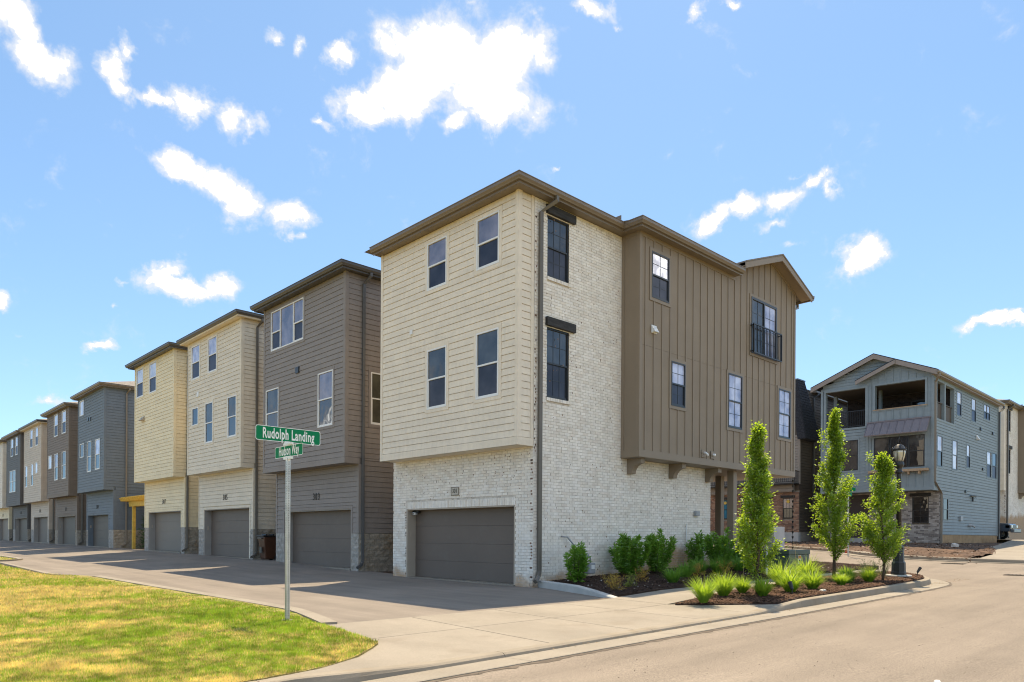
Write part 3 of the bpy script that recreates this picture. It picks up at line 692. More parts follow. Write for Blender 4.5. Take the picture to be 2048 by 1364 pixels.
    for p, q in ((a+.07, (a+b)/2-.04), ((a+b)/2+.04, b-.07)):
        k.fb('y', y, .001, .009, (p+q)/2-.008, (p+q)/2+.008, c+.08, d-.08)
        for i in (1, 2, 3): z = c+.08+(d-c-.16)*i/4; k.fb('y', y, .001, .0085, p, q, z-.008, z+.008)
    k.build('muntin', M['black'], fd)
    t = MB()
    for r in holes_rects(a-.09, b+.09, c-.09, d+.09, [(a, b, c, d)]): t.fb('y', y, -.02, .024, *r)
    t.build('trim', M['boxtrim'], fd)
    rl = MB()
    rl.fb('y', y, .12, .16, a-.06, b+.16, c+.96, c+1.0); rl.fb('y', y, .12, .16, a-.06, b+.16, c-.02, c+.02)
    for u in (a-.05, b+.15): rl.fb('y', y, .0, .155, u-.02, u+.02, c+.92, c+.955); rl.fb('y', y, .0, .155, u-.02, u+.02, c+.025, c+.06); rl.fb('y', y, .118, .162, u-.02, u+.02, c+.021, c+.959)
    ro = rl.build('balcony_railing', M['iron'], hs)
    for i in range(19): u = a+.03+(b-a+.02)*i/18; MB().fb('y', y, .13, .148, u-.009, u+.009, c+.021, c+.959).build('baluster', M['iron'], ro)
    # gable roof over the right end of the box
    g = MB(); e0, pk, e1 = 8.97, 11.52, 13.95
    zl, zp, zr = 10.48, 11.40, 10.48; yo = y-.42
    def strip(x0, z0, x1, z1, th, ya, yb, m, nm, dz=0):
        MB().prism([(x0, ya, z0+dz), (x1, ya, z1+dz), (x1, ya, z1+dz+th), (x0, ya, z0+dz+th)], (0, yb-ya, 0)).build(nm, m, hs)
    strip(e0-.05, zl, pk, zp, .05, yo-.04, 4, M['shingle'], 'roof', .0); strip(pk, zp, e1+.1, zr-.05, .05, yo-.04, 4, M['shingle'], 'roof', .0)
    strip(e0-.05, zl, pk, zp, .20, yo-.02, yo+.02, M['boxtrim'], 'rake_board', -.205); strip(pk, zp, e1, zr, .20, yo-.02, yo+.02, M['boxtrim'], 'rake_board', -.205)
    strip(e0, zl, pk, zp, .02, yo+.022, y-.0, M['box'], 'gable_soffit', -.10); strip(pk, zp, e1, zr, .02, yo+.022, y-.0, M['box'], 'gable_soffit', -.10)
    strip(e0, zl, pk, zp, .08, y-.025, y-.002, M['boxtrim'], 'frieze_board', -.185); strip(pk, zp, 13.44, zr+.19, .08, y-.025, y-.002, M['boxtrim'], 'frieze_board', -.185)
    # eaves
    path = [(-.55, 6.25), (-.55, 0), (3.63, 0), (3.63, y), (8.93, y)]
    eaves(hs, path[::1], ZE, M['gutter'], M['gutter'], M['gutter'])
    hip_roof(hs, -.55, 13.45, 0, 6.3, ZE+.17, M['shingle'])
    MB().add([(3.33, -.95, ZE+.17), (8.95, -.95, ZE+.17), (8.95, .5, ZE+.43), (3.33, .5, ZE+.43)], [(0, 1, 2, 3)]).build('roof', M['shingle'], hs)
    sp = MB(); sp.box(3.05, 3.06, -.42, -.2, ZE+.15, ZE+.33); sp.box(3.061, 3.3, -.21, -.2, ZE+.15, ZE+.33); sp.build('splash_guard', M['gutter'], hs)
    # right eave gutter seen end on, with its downspout
    mb = MB(); px = 14.0
    mb.prism([(px, y-.42, 10.36), (px+.09, y-.42, 10.36), (px+.17, y-.42, 10.45), (px+.18, y-.42, 10.56), (px+.13, y-.42, 10.56), (px+.12, y-.42, 10.47), (px+.06, y-.42, 10.40), (px, y-.42, 10.44)], (0, 5, 0)); mb.build('gutter', M['gutter'], hs)
    downspout(hs, [(14.08, y+.2, 10.36), (14.08, y+.2, 10.22), (13.52, y+.12, 10.0), (13.52, y+.12, 3.66)], M['pipetan'])
    # corbels, columns, wall fittings
    for x in (3.92, 6.07, 8.20):
        pr = [(0, 3.61), (-.5, 3.61), (-.5, 3.47)]+[(-.5+.32*math.sin(t*math.pi/2/6)-.0, 3.47-.28*(1-math.cos(t*math.pi/2/6))) for t in range(1, 7)]+[(-.17, 3.17), (0, 3.17)]
        MB().prism([(x, q, z) for q, z in pr], (.2, 0, 0)).build('corbel', M['boxtrim'], hs)
    for (x, yy) in ((11.2, 1.2), (9.5, -.27)): MB().box(x-.12, x+.12, yy-.12, yy+.12, .1, 3.612).build('porch_column', M['boxtrim'], hs, bevel=.01)
    MB().fb('y', 0, .006, .12, 7.5, 7.72, 2.02, 2.18).build('junction_box', M['meter'], hs, bevel=.015)
    MB().tube([(7.05, -.03, 1.75), (7.05, -.03, .9)], .018, 6).build('conduit', M['white'], hs)
    v = MB(); v.fb('y', y, .02, .03, 4.2, 4.45, 7.27, 7.5); v.prism([(4.22, y-.03, 7.29), (4.22, y-.14, 7.29), (4.22, y-.03, 7.49)], (.21, 0, 0)); v.build('dryer_vent', M['white'], hs)
    for x in (7.02, 7.58):
        MB().fb('y', y, .02, .034, x-.11, x+.11, 3.86, 4.10).build('fitting_plate', M['boxtrim'], hs)
    MB().tube([(7.02, y-.03, 4.0), (7.02, y-.11, 4.0), (7.06, y-.15, 3.95), (7.08, y-.15, 3.9)], .035, 8).build('vent_pipe', M['white'], hs, smooth=True)
    MB().tube([(7.58, y-.03, 3.98), (7.58, y-.12, 3.97)], .045, 8).build('vent_pipe', M['white'], hs, smooth=True)
    downspout(hs, [(.46, -.35, ZE+.03), (.46, -.35, ZE-.08), (.17, -.07, ZE-.38), (.17, -.07, .42), (.10, -.10, .28), (-.1, -.2, .16)], M['pipe'], .05)
    if not near: pass
    # shift into place
    for ch in list(hs.children): pass
    hs.location = off
    return hs

# ------------------------------------------------------------------ the row of townhouses
def townhouse(label, y0, y1, zg, zb, ze, sid, gsid, eave, gutter, door, dm, wins, near, num=None, jm='jambgrey', blockm='block', base=1.27, pipe='pipe', pipeX=.28, sidedep=3.0, fas=None, extra=None, fit=()):
    hs = thing('townhouse', label, 'house', (0, y0, zg)); X = -.55; ms, mg = M[sid], M[gsid]
    core = MB().box(X+.03, 13.4, y0+.03, y1-.02, zb+.012, ze+.1); core.build('upper_wall', ms, hs)
    d0, d1, dz0, dz1 = door
    c2 = MB(); c2.box(.36, 13.4, y0+.03, y1-.02, zg-.6, zb+.01); c2.box(.03, .36, y0+.03, d0-.02, zg-.6, zb+.01); c2.box(.03, .36, d1+.02, y1-.02, zg-.6, zb+.01); c2.box(.03, .36, d0-.02, d1+.02, dz1+.02, zb+.01)
    c2.build('lower_wall', mg, hs)
    MB().box(X-.002, .02, y0+.004, y1-.004, zb-.012, zb+.006).build('overhang_soffit', mg, hs)
    tr = [(a-.097, b+.097, c-.097, d+.097) for (k, a, b, c, d, *_) in wins]
    sb = zb+.19; pc = near >= 2
    col = None if pc else MB()
    lap_siding(hs, 'x', X, y0+.115, y1-.115, sb, ze, tr, ms, pc, col)
    sh = [q[:4] for q in (extra or [])]; shh = [(a-.1, b+.1, c-.1, d+.1) for a, b, c, d in sh]
    lap_siding(hs, 'y', y0, X+.115, sidedep, sb, ze, shh, ms, pc, col)
    col2 = None if pc else MB()
    gh = [(d0-.12, d1+.12, -2, dz1+.12)]
    bz = zg+base
    lap_siding(hs, 'x', 0, y0+.115, y1-.115, bz, zb-.01, gh, mg, pc, col2)
    lap_siding(hs, 'y', y0+.001, .115, sidedep, bz, zb+.19, [], ms if sid == gsid else mg, pc, col2)
    if not pc: col.build('siding', ms, hs, 'stuff'); col2.build('siding', mg, hs, 'stuff')
    def t(ax, c, u0, u1, z0, z1, nm='corner_board', o=.026, m=ms): MB().fb(ax, c, -.03, o, u0, u1, z0, z1).build(nm, m, hs)
    t('x', X, y0, y0+.113, sb+.002, ze); t('x', X, y1-.113, y1, sb+.002, ze); t('y', y0, X-.0235, X+.113, sb+.002, ze, o=.0285)
    t('x', X, y0, y1, zb-.012, sb-.002, 'band_board', .03); t('y', y0, X-.0275, .0, zb-.0125, sb-.003, 'band_board', .033)
    t('x', 0, y0, y0+.113, bz, zb-.013, m=mg); t('x', 0, y1-.113, y1, bz, zb-.013, m=mg); t('y', y0, -.0235, .113, bz+.001, zb-.014, o=.0285, m=mg)
    for (a, b, p, q) in ((d0-.115, d0-.002, zg+base if d0-.115 > y0+.3 else dz0, dz1+.11), (d1+.002, d1+.115, zg+base, dz1+.11), (d0-.002, d1+.002, dz1+.002, dz1+.11)): t('x', 0, a, b, p, q, 'door_trim', .024, mg)
    blocks(hs, 'x', 0, y0-.01, d0-.03, zg-.12, bz-.004, M[blockm], pieces=near >= 1); blocks(hs, 'x', 0, d1+.03, y1, zg-.05, bz-.004, M[blockm], pieces=near >= 1)
    blocks(hs, 'y', y0-.002, 0.01, sidedep, zg-.12, bz-.004, M['blocktan'], pieces=near >= 1)
    garage_door(hs, 0, d0, d1, dz0, dz1, M[dm], jm=M[jm])
    for (k, a, b, c, d, *g) in wins: window(hs, 'x', X, a, b, c, d, M['white'], kind=k, up=g[0] if g else 'glassup', low=g[1] if len(g) > 1 else 'screen', trim=ms)
    for q in (extra or []): window(hs, 'y', y0, *q[:4], M['white'], up=q[4], low=q[5], trim=ms)
    eaves(hs, [(4, y1), (X, y1), (X, y0), (6, y0)], ze, M[gutter], M[fas or gutter], M[eave])
    hip_roof(hs, X, 13.4, y0, y1, ze+.17, M['shingle'])
    downspout(hs, [(pipeX+.1, y0-.34, ze+.03), (pipeX+.1, y0-.34, ze-.06), (pipeX, y0-.06, ze-.3), (pipeX, y0-.06, zg+.3), (pipeX-.06, y0-.08, zg+.2), (pipeX-.26, y0-.14, zg+.1)], M[pipe], .048)
    for (k, u, z) in fit:
        if k == 'vent': MB().fb('x', X, .0, .06, u-.12, u+.12, z-.11, z+.11).build('vent', M['black'], hs)
        elif k == 'box': MB().fb('x', X, .0, .05, u-.1, u+.1, z-.12, z+.12).build('outlet_box', M['white'], hs, bevel=.01)
        else: MB().prism([(X, u-.22, z-.1), (X-.22, u-.22, z-.1), (X, u-.22, z+.16)], (0, .44, 0)).build('wall_light', M['jamb'], hs)
    if num: text_part(num[0], 'house_number', M['number'], hs, .36, (-.028, num[1], num[2]), 'x', .74, .006, bold=.0, space=1.4)
    return hs

corner_house((0, 0, 0), 'corner house of whitewashed brick with cream overhang and brown batten box, numbered 301')
townhouse('charcoal siding townhouse numbered 303 with a triple window, beside the white brick corner house', 8.35, 14.53, .12, 3.77, 10.2, 'charcoal', 'charcoal', 'gutterdk', 'gutterdk', (8.83, 13.78, .15, 2.24), 'garage',
          [('triple', 11.26, 13.88, 8.47, 10.0), ('hung', 9.14, 10.17, 5.11, 7.02, 'glassup', 'glassdk'), ('hung', 13.22, 14.3, 5.14, 7.0, 'glass', 'glassdk')], 2, ('303', 11.25, 2.73), pipe='pipegrey', pipeX=.12, sidedep=2.6, fit=[('vent', 11.68, 7.4)], extra=[(.44, 1.35, 5.16, 6.96, 'glasswarm', 'glasswarm')])
h = townhouse('beige siding townhouse numbered 305 with a cream fascia and dark garage door', 16.68, 22.79, .26, 4.16, 10.42, 'beige', 'beige', 'cream', 'gutterdk', (17.04, 22.10, .30, 2.49), 'garage',
          [('hung', 19.28, 20.28, 8.64, 10.2, 'glassblue'), ('hung', 21.28, 22.3, 8.62, 10.2, 'glassblue'), ('hung', 17.14, 18.05, 5.5, 7.25, 'glass', 'glassdk'), ('hung', 19.69, 20.59, 5.47, 7.3, 'glass', 'glassdk'), ('fixed', 21.43, 22.2, 6.45, 7.27, 'glassdk')], 2, ('305', 19.6, 3.0), pipe='pipe', pipeX=.1, base=1.3, fas='cream', fit=[('box', 21.45, 7.85)])
townhouse('pale yellow siding townhouse numbered 307 with a grey garage door beside the pergola', 24.69, 30.92, .38, 4.22, 10.6, 'yellow', 'yellow', 'gutterdk', 'gutterdk', (25.2, 30.21, .42, 2.53), 'garagegrey',
          [('hung', 27.32, 28.46, 8.84, 10.45, 'whitepane'), ('hung', 29.45, 30.6, 8.87, 10.45, 'whitepane')], 1, ('307', 27.7, 3.05), pipe='pipe', pipeX=.1, base=1.3, fit=[('light', 29.4, 7.6)])
townhouse('slate blue siding townhouse beyond the yellow pergola', 37.0, 43.34, .44, 4.1, 10.5, 'slate', 'slate', 'gutter', 'gutter', (38.07, 43.0, .48, 2.58), 'garagemid',
          [('fixed', 41.86, 42.9, 9.3, 10.3, 'whitepane'), ('hung', 37.92, 39.0, 5.42, 7.35, 'glassblue', 'glassdk'), ('hung', 39.91, 40.93, 5.38, 7.39, 'glass', 'glassdk'), ('fixed', 41.79, 42.79, 6.46, 7.39, 'glass')], 0, ('309', 40.6, 3.1), jm='slate', blockm='block', base=1.15, pipe='pipetan', pipeX=.7, sidedep=6, fit=[('vent', 40.15, 8.82), ('vent', 40.65, 8.86)])
townhouse('umber brown siding townhouse left of the slate blue one', 45.9, 52.7, .48, 4.05, 10.4, 'umber', 'umber', 'gutter', 'gutter', (46.42, 51.76, .51, 2.64), 'garagemid',
          [('hung', 49.2, 50.4, 8.6, 10.25, 'whitepane'), ('hung', 46.74, 47.94, 8.6, 10.25, 'whitepane'), ('fixed', 51.15, 52.2, 6.3, 7.29, 'whitepane'), ('hung', 49.12, 50.19, 5.31, 7.29, 'glassup', 'glassdk'), ('hung', 46.71, 47.87, 5.3, 7.28, 'glass', 'glassdk')], 0, ('311', 49.1, 3.15), base=1.1, blockm='blocktan')
townhouse('tan siding townhouse between the umber brown one and the graphite one', 54.8, 61.6, .56, 3.95, 10.2, 'tan', 'tan', 'cream', 'gutterdk', (55.2, 60.49, .6, 2.71), 'garage',
          [('hung', 58.06, 59.17, 8.5, 10.0, 'whitepane'), ('hung', 55.98, 57.04, 8.5, 10.0, 'whitepane'), ('hung', 60.1, 61.1, 5.28, 7.1, 'whitepane', 'glassdk'), ('hung', 57.75, 58.7, 5.3, 7.1, 'whitepane', 'glassdk'), ('fixed', 56.13, 57.08, 6.24, 7.12, 'whitepane')], 0, ('313', 58.0, 3.2), fas='cream', base=1.1)
townhouse('graphite grey siding townhouse, second from the far end of the row', 63.2, 69.8, .6, 3.85, 10.2, 'graphite', 'graphite', 'gutter', 'gutter', (63.43, 68.81, .62, 2.73), 'garagemid',
          [('hung', 66.45, 67.68, 8.4, 10.0, 'whitepane'), ('hung', 64.42, 65.48, 8.4, 10.0, 'whitepane'), ('double', 65.33, 68.3, 5.1, 7.08, 'glass', 'glassdk')], 0, ('315', 66.0, 3.2), base=1.1)
townhouse('cream siding townhouse at the far end of the row', 71.9, 78.4, .62, 3.8, 10.2, 'cream', 'yellow', 'gutter', 'gutter', (72.37, 77.9, .62, 2.8), 'garagegrey',
          [('hung', 73.2, 74.3, 8.4, 10.0, 'whitepane'), ('hung', 75.6, 76.7, 8.4, 10.0, 'whitepane'), ('hung', 73.6, 74.8, 5.2, 7.0, 'glass', 'glassdk')], 0, ('317', 75.1, 3.1), base=1.1)
corner_house((50.6, .5, 1.29), 'distant whitewashed brick house with a brown box, behind the blue house', near=False)

# ------------------------------------------------------------------ the blue house across the side street
def blue_house():
    hs = thing('townhouse', 'blue grey house with open upper porches, metal awning and grey brick base', 'house', (32.47, 0, 1.05))
    X, XB, Y0, Y1, ZB, ZE, XE = 31.47, 32.47, -.15, 6.1, 4.05, 10.42, 45.3; ms = M['steel']; mt = M['steel']
    gz = lambda u: 10.62+(u+.4)*.43 if u < 2.9 else 12.04-(u-2.9)*.40        # underside of the big gable
    opL, opR = (3.47, 5.80, 7.95, 10.24), (.26, 2.92, 8.85, 10.25)
    s1, s2 = (32.05, 33.36, 8.1, 10.2), (33.57, 35.22, 8.1, 10.18)
    # walls with the porch hollow behind the openings
    w = MB()
    for r in holes_rects(Y0+.02, Y1-.02, ZB+.01, 10.5, [opL, opR]): w.fb('x', X, -.2, -.03, *r)
    w.prism([(X+.03, Y0+.02, 10.5), (X+.03, 2.9, 11.95), (X+.03, Y1-.02, 10.5)], (.17, 0, 0))
    for r in holes_rects(X+.21, XE-.02, ZB+.01, ZE+.1, [s1, s2]): w.fb('y', Y0, -.2, -.03, *r)
    w.box(35.4, XE-.02, Y0+.21, Y1-.02, ZB+.01, ZE+.1); w.box(X+.21, 35.39, Y0+.21, Y1-.02, ZB+.01, 7.86)
    w.box(X+.21, 33.0, Y1-.2, Y1-.02, 7.87, 8.9)
    w.build('upper_wall', ms, hs)
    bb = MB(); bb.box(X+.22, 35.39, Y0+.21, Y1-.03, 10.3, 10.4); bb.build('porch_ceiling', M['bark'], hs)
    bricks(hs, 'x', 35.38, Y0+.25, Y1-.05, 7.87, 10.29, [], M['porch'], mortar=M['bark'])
    MB().fb('x', 35.28, .0, .06, 1.0, 2.2, 7.9, 9.8).build('porch_door', M['black'], hs); MB().fb('x', 35.215, .0, .02, 1.1, 2.1, 8.0, 9.7).build('porch_door_glass', M['glassdk'], hs)
    MB().box(33.2, 33.4, 5.85, 6.05, 7.87, 10.29).build('porch_post', ms, hs); MB().box(33.2, 33.4, 3.2, 3.35, 7.87, 10.29).build('porch_wall', ms, hs)
    # front siding (left) and board and batten (right)
    seam = 3.36
    win3 = (.27, 2.97, 5.38, 7.18); winL = (3.88, 4.81, 5.38, 7.2)
    col = MB()
    lap_siding(hs, 'x', X, seam+.06, Y1-.11, ZB+.19, 7.86, [(winL[0]-.1, winL[1]+.1, winL[2]-.1, winL[3]+.1)], ms, False, col, gap=.016)
    lap_siding(hs, 'x', X, Y0+.1, Y1-.1, 10.33, 12.0, [], ms, False, col, top=lambda u: gz(u)-.1)
    lap_siding(hs, 'y', Y0, X+.12, XE-.1, ZB+.02, ZE, [(s1[0]-.1, s2[1]+.1, 7.98, 10.32)]+[(a-.1, b+.1, c-.1, d+.1) for a, b, c, d in ((35.78, 36.67, 8.71, 10.16), (38.85, 39.8, 8.71, 10.16), (41.63, 43.14, 9.18, 10.16), (32.12, 33.04, 5.4, 7.16), (34.94, 35.91, 5.4, 7.17), (37.8, 38.55, 5.71, 7.15), (42.46, 43.49, 5.4, 7.14), (43.77, 44.87, 5.39, 7.15))], ms, False, col, gap=.016)
    lap_siding(hs, 'y', Y0+.001, XB+.12, XE-.1, 1.55, ZB+.02, [(33.2, 34.26, 2.27, 3.75)], ms, False, col, gap=.016)
    col.build('siding', ms, hs, 'stuff')
    us = [Y0+.1+.4*i for i in range(10)]
    for u in us:
        if u > seam-.1: break
        for r in holes_rects(u-.02, u+.02, ZB+.2, gz(u)-.45 if u < 1.9 else gz(1.9)-.45-(u-1.9)*.4, [(opR[0]-.1, opR[1]+.1, opR[2]-.1, opR[3]+.1), (win3[0]-.1, win3[1]+.1, win3[2]-.1, win3[3]+.1), (-1, 4, 7.2, 8.2)]): MB().fb('x', X, -.03, .052, *r).build('batten', mt, hs)
    pn = MB()
    for r in holes_rects(Y0, seam, ZB+.19, 10.5, [opR, win3]): pn.fb('x', X, -.03, .012, *r)
    pn.prism([(X-.012, Y0, 10.5), (X-.012, seam, 10.5), (X-.012, 1.7, 11.2)], (.04, 0, 0)); pn.build('batten_panel', ms, hs)
    def t(ax, c, u0, u1, z0, z1, nm='corner_board', o=.04, m=mt): MB().fb(ax, c, -.03, o, u0, u1, z0, z1).build(nm, m, hs)
    t('x', X, Y0-.03, Y0+.1, ZB+.2, 10.6); t('x', X, Y1-.12, Y1, ZB+.2, 10.45); t('x', X, seam-.06, seam+.06, ZB+.2, 10.3); t('y', Y0, X-.037, X+.12, ZB+.201, 10.4, o=.043); t('x', X, Y0-.03, Y1, ZB, ZB+.19, 'band_board', .045)
    t('y', Y0, XE-.1, XE, 1.55, ZE); t('y', Y0, X-.042, XB, ZB-.02, ZB+.189, 'band_board', .048)
    for h_, nm in ((opL, 'porch_opening_trim'), (opR, 'porch_opening_trim')):
        b = MB()
        for r in holes_rects(h_[0]-.11, h_[1]+.11, h_[2]-.11, h_[3]+.11, [h_]): b.fb('x', X, -.03, .05, *r)
        b.build(nm, mt, hs)
    b = MB()
    for r in holes_rects(s1[0]-.1, s2[1]+.1, 7.98, 10.32, [s1, s2]): b.fb('y', Y0, -.03, .03, *r)
    b.build('porch_opening_trim', mt, hs)
    b = MB(); b.fb('x', X, -.18, .08, opR[0]-.12, opR[1]+.12, opR[2]-.05, opR[2]+.0); b.build('porch_ledge', M['wood'], hs)
    for (u0, u1) in ((opL[0], opL[1]),):
        rl = MB(); rl.fb('x', X, -.12, -.08, u0, u1, 8.92, 8.97); rl.fb('x', X, -.12, -.08, u0, u1, 8.03, 8.07); ro = rl.build('porch_railing', M['iron'], hs)
        for i in range(22): u = u0+.05+(u1-u0-.1)*i/21; MB().fb('x', X, -.11, -.09, u-.01, u+.01, 8.071, 8.919).build('baluster', M['iron'], ro)
    for s in (s1, s2):
        rl = MB(); rl.fb('y', Y0, -.12, -.08, s[0], s[1], 9.05, 9.1); rl.fb('y', Y0, -.15, -.13, s[0], s[1], 8.1, 9.04); rl.build('porch_railing', M['bark'], hs)
    # windows
    w = win3; 
    for (a, b, up, lo) in ((.27, 1.12, 'glass', 'glassdk'), (1.16, 2.08, 'glassdk', 'glassdk'), (2.12, 2.97, 'glass', 'glassdk')): window(hs, 'x', X, a, b, w[2], w[3], M['black'], kind='fixed' if a == 1.16 else 'hung', up=up, low=lo, base=.02)
    b = MB()
    for r in holes_rects(w[0]-.11, w[1]+.11, w[2]-.11, w[3]+.11, [(w[0], w[1], w[2], w[3])]): b.fb('x', X, -.03, .035, *r)
    b.build('window_trim', mt, hs)
    window(hs, 'x', X, *winL, M['black'], up='glass', low='glassdk', trim=mt, muntin=(2, 1))
    for i, (a, b, c, d, k, up, lo) in enumerate(((35.78, 36.67, 8.71, 10.16, 'hung', 'whitepane', 'screen'), (38.85, 39.8, 8.71, 10.16, 'hung', 'whitepane', 'screen'), (41.63, 43.14, 9.18, 10.16, 'double', 'whitepane', 'screen'), (32.12, 33.04, 5.4, 7.16, 'hung', 'whitepane', 'glass'), (34.94, 35.91, 5.4, 7.17, 'hung', 'whitepane', 'whitepane'), (37.8, 38.55, 5.71, 7.15, 'hung', 'whitepane', 'screen'), (42.46, 43.49, 5.4, 7.14, 'hung', 'whitepane', 'screen'), (43.77, 44.87, 5.39, 7.15, 'hung', 'glassdk', 'screen'))):
        window(hs, 'y', Y0, a, b, c, d, M['black'], kind=k, up=up, low=lo, trim=mt)
    window(hs, 'y', Y0, 33.3, 34.16, 2.37, 3.65, M['black'], up='glass', low='glass', trim=mt)
    # awning
    aw = MB(); aw.prism([(X, 0, 8.08), (X-.06, 0, 8.08), (X-.62, 0, 7.30), (X-.6, 0, 7.25), (X, 0, 8.0)], (0, 3.34, 0)); ao = aw.build('awning', M['awning'], hs)
    MB().fb('x', X, .0, .09, -.05, 3.36, 8.081, 8.16).build('awning_cap', M['awning'], ao)
    for i in range(9): 
        u = .01+i*.412; MB().prism([(X-.06, u, 8.08), (X-.62, u, 7.30), (X-.62, u, 7.34), (X-.06, u, 8.13)], (0, .022, 0)).build('seam', M['awning'], ao)
    # shelf
    sh = MB().fb('x', X, .0, .32, .05, 3.2, 5.12, 5.26).build('window_shelf', M['wood'], hs)
    for u in (.5, 1.05, 1.6, 2.15, 2.7): MB().fb('x', X, .0, .26, u-.04, u+.04, 4.95, 5.118).build('shelf_bracket', M['wood'], sh)
    # ground floor
    c = MB(); c.box(XB+.11, XE-.03, Y0+.03, Y1-.02, .4, ZB+.01); c.build('lower_wall', M['mortartan'], hs)
    MB().box(X-.0, XB+.1, Y0+.01, Y1-.02, ZB-.015, ZB+.008).build('overhang_soffit', ms, hs)
    door = (3.9, 4.85, 1.35, 3.62); wb = (.34, 1.22, 2.19, 3.73)
    bricks(hs, 'x', XB, Y0-.02, Y1, .7, ZB-.02, [(3.6, 5.1, .5, 3.95), (wb[0], wb[1], wb[2]-.08, wb[3])], GRB, mortar=M['mortartan'])
    bricks(hs, 'y', Y0-.02, XB+.01, XB+.3, .7, ZB-.02, [], GRB, mortar=M['mortartan'], start=3)
    window(hs, 'x', XB, *wb, M['black'], up='glassdk', low='glassdk', base=-.05, muntin=(2, 2))
    MB().fb('x', XB, -.05, .05, wb[0]-.1, wb[1]+.12, wb[3]+.01, wb[3]+.2).build('lintel', M['beam'], hs)
    d = MB().fb('x', XB, -.12, -.06, *door).build('front_door', M['door'], hs); MB().tube([(XB+.05, 4.78, 2.4), (XB+.0, 4.78, 2.4)], .035, 8).build('door_handle', M['steel2'], d)
    b = MB()
    for r in holes_rects(3.6, 5.1, 1.3, 3.95, [(3.9, 4.85, 1.3, 3.62)]): b.fb('x', XB, -.11, -.02, *r)
    b.build('door_frame', M['door'], hs)
    MB().fb('x', XB, -.02, .12, 3.4, 3.5, 2.9, 3.4).build('porch_lantern', M['iron'], hs)
    st = MB()
    for i in range(5): st.box(XB-.3-.3*(i+1), XB-.3-.3*i, 3.6, 5.0, .3, 1.34-.17*(i+1))
    st.box(XB-.3, XB-.01, 3.6, 5.0, .3, 1.34); st.build('front_steps', M['step'], hs)
    MB().fb('y', Y0, -.3, -.005, XB+.3, XE-.1, .6, 1.54).build('foundation', M['found'], hs)
    # roof
    th = .14
    def strip(pts, th, xa, xb, m, nm, dz=0):
        for (a, za), (b, zb_) in zip(pts, pts[1:]): MB().prism([(xa, a, za+dz), (xa, b, zb_+dz), (xa, b, zb_+dz+th), (xa, a, za+dz+th)], (xb-xa, 0, 0)).build(nm, m, hs)
    G = [(-.45, 10.62), (2.9, 12.06), (6.6, 10.58)]
    strip(G, .05, X-.4, XE, M['shingledk'], 'roof', .0); strip(G, .26, X-.40, X-.35, M['rake'], 'rake_board', -.262); strip(G, .02, X-.349, X+.0, M['bark'], 'gable_soffit', -.12)
    G2 = [(3.9, 10.62), (1.72, 11.52)]
    strip(G2, .04, X-.46, X+1, M['shingledk'], 'porch_roof', .01); strip(G2, .22, X-.46, X-.405, M['rake'], 'rake_board', -.215)
    sweep([(X-.3, Y0), (XE, Y0)], [(-.02, ZE), (.25, ZE), (.25, ZE+.02), (-.02, ZE+.02)]).build('soffit', M['rake'], hs); sweep([(X-.3, Y0), (XE, Y0)], [(.25, ZE-.03), (.28, ZE-.03), (.28, ZE+.17), (.25, ZE+.17)]).build('fascia', M['rake'], hs)
    sweep([(X-.42, Y0), (XE+.1, Y0)], [(.282, ZE+.04), (.34, ZE+.04), (.39, ZE+.1), (.40, ZE+.18), (.282, ZE+.18)]).build('gutter', M['pipetan'], hs)
    downspout(hs, [(X-.2, Y0-.33, ZE+.04), (X-.2, Y0-.33, ZE-.1), (X+.1, Y0-.08, ZE-.36), (X+.1, Y0-.08, 4.5), (XB+.2, Y0-.1, 3.9), (XB+.2, Y0-.1, .9)], M['pipetan'], .055)
    downspout(hs, [(XE+.2, Y0-.3, ZE+.04), (XE+.2, Y0-.3, ZE-.1), (XE+.02, Y0-.08, ZE-.36), (XE+.02, Y0-.08, 1.3)], M['pipegrey'], .055)
    for (a, b, c, d) in ((40.7, 41.0, 8.32, 8.5), (43.65, 43.95, 8.34, 8.52), (41.28, 41.54, 5.78, 5.94), (37.45, 37.72, 4.15, 4.31)): MB().fb('y', Y0, .02, .08, a, b, c, d).build('vent', M['iron'], hs)
    MB().prism([(39.9, Y0-.02, 7.65), (39.9, Y0-.2, 7.65), (39.9, Y0-.02, 7.95)], (.32, 0, 0)).build('dryer_vent', M['white'], hs)
    MB().fb('y', Y0, .02, .12, 36.3, 36.8, 2.43, 2.68).build('outlet_box', M['meter'], hs)
    q = MB(); q.tube([(38.9, Y0-.1, 3.65), (38.9, Y0-.1, 4.0)], .05, 6); q.tube([(38.4, Y0-.12, 3.98), (39.5, Y0-.12, 3.98)], .045, 6); q.build('vent_pipe', M['iron'], hs)
    q = MB(); q.tube([(38.2, Y0-.02, 2.15), (38.4, Y0-.2, 2.15), (38.9, Y0-.2, 2.05)], .05, 6); q.build('drain_pipe', M['meter'], hs)
    return hs
blue_house()

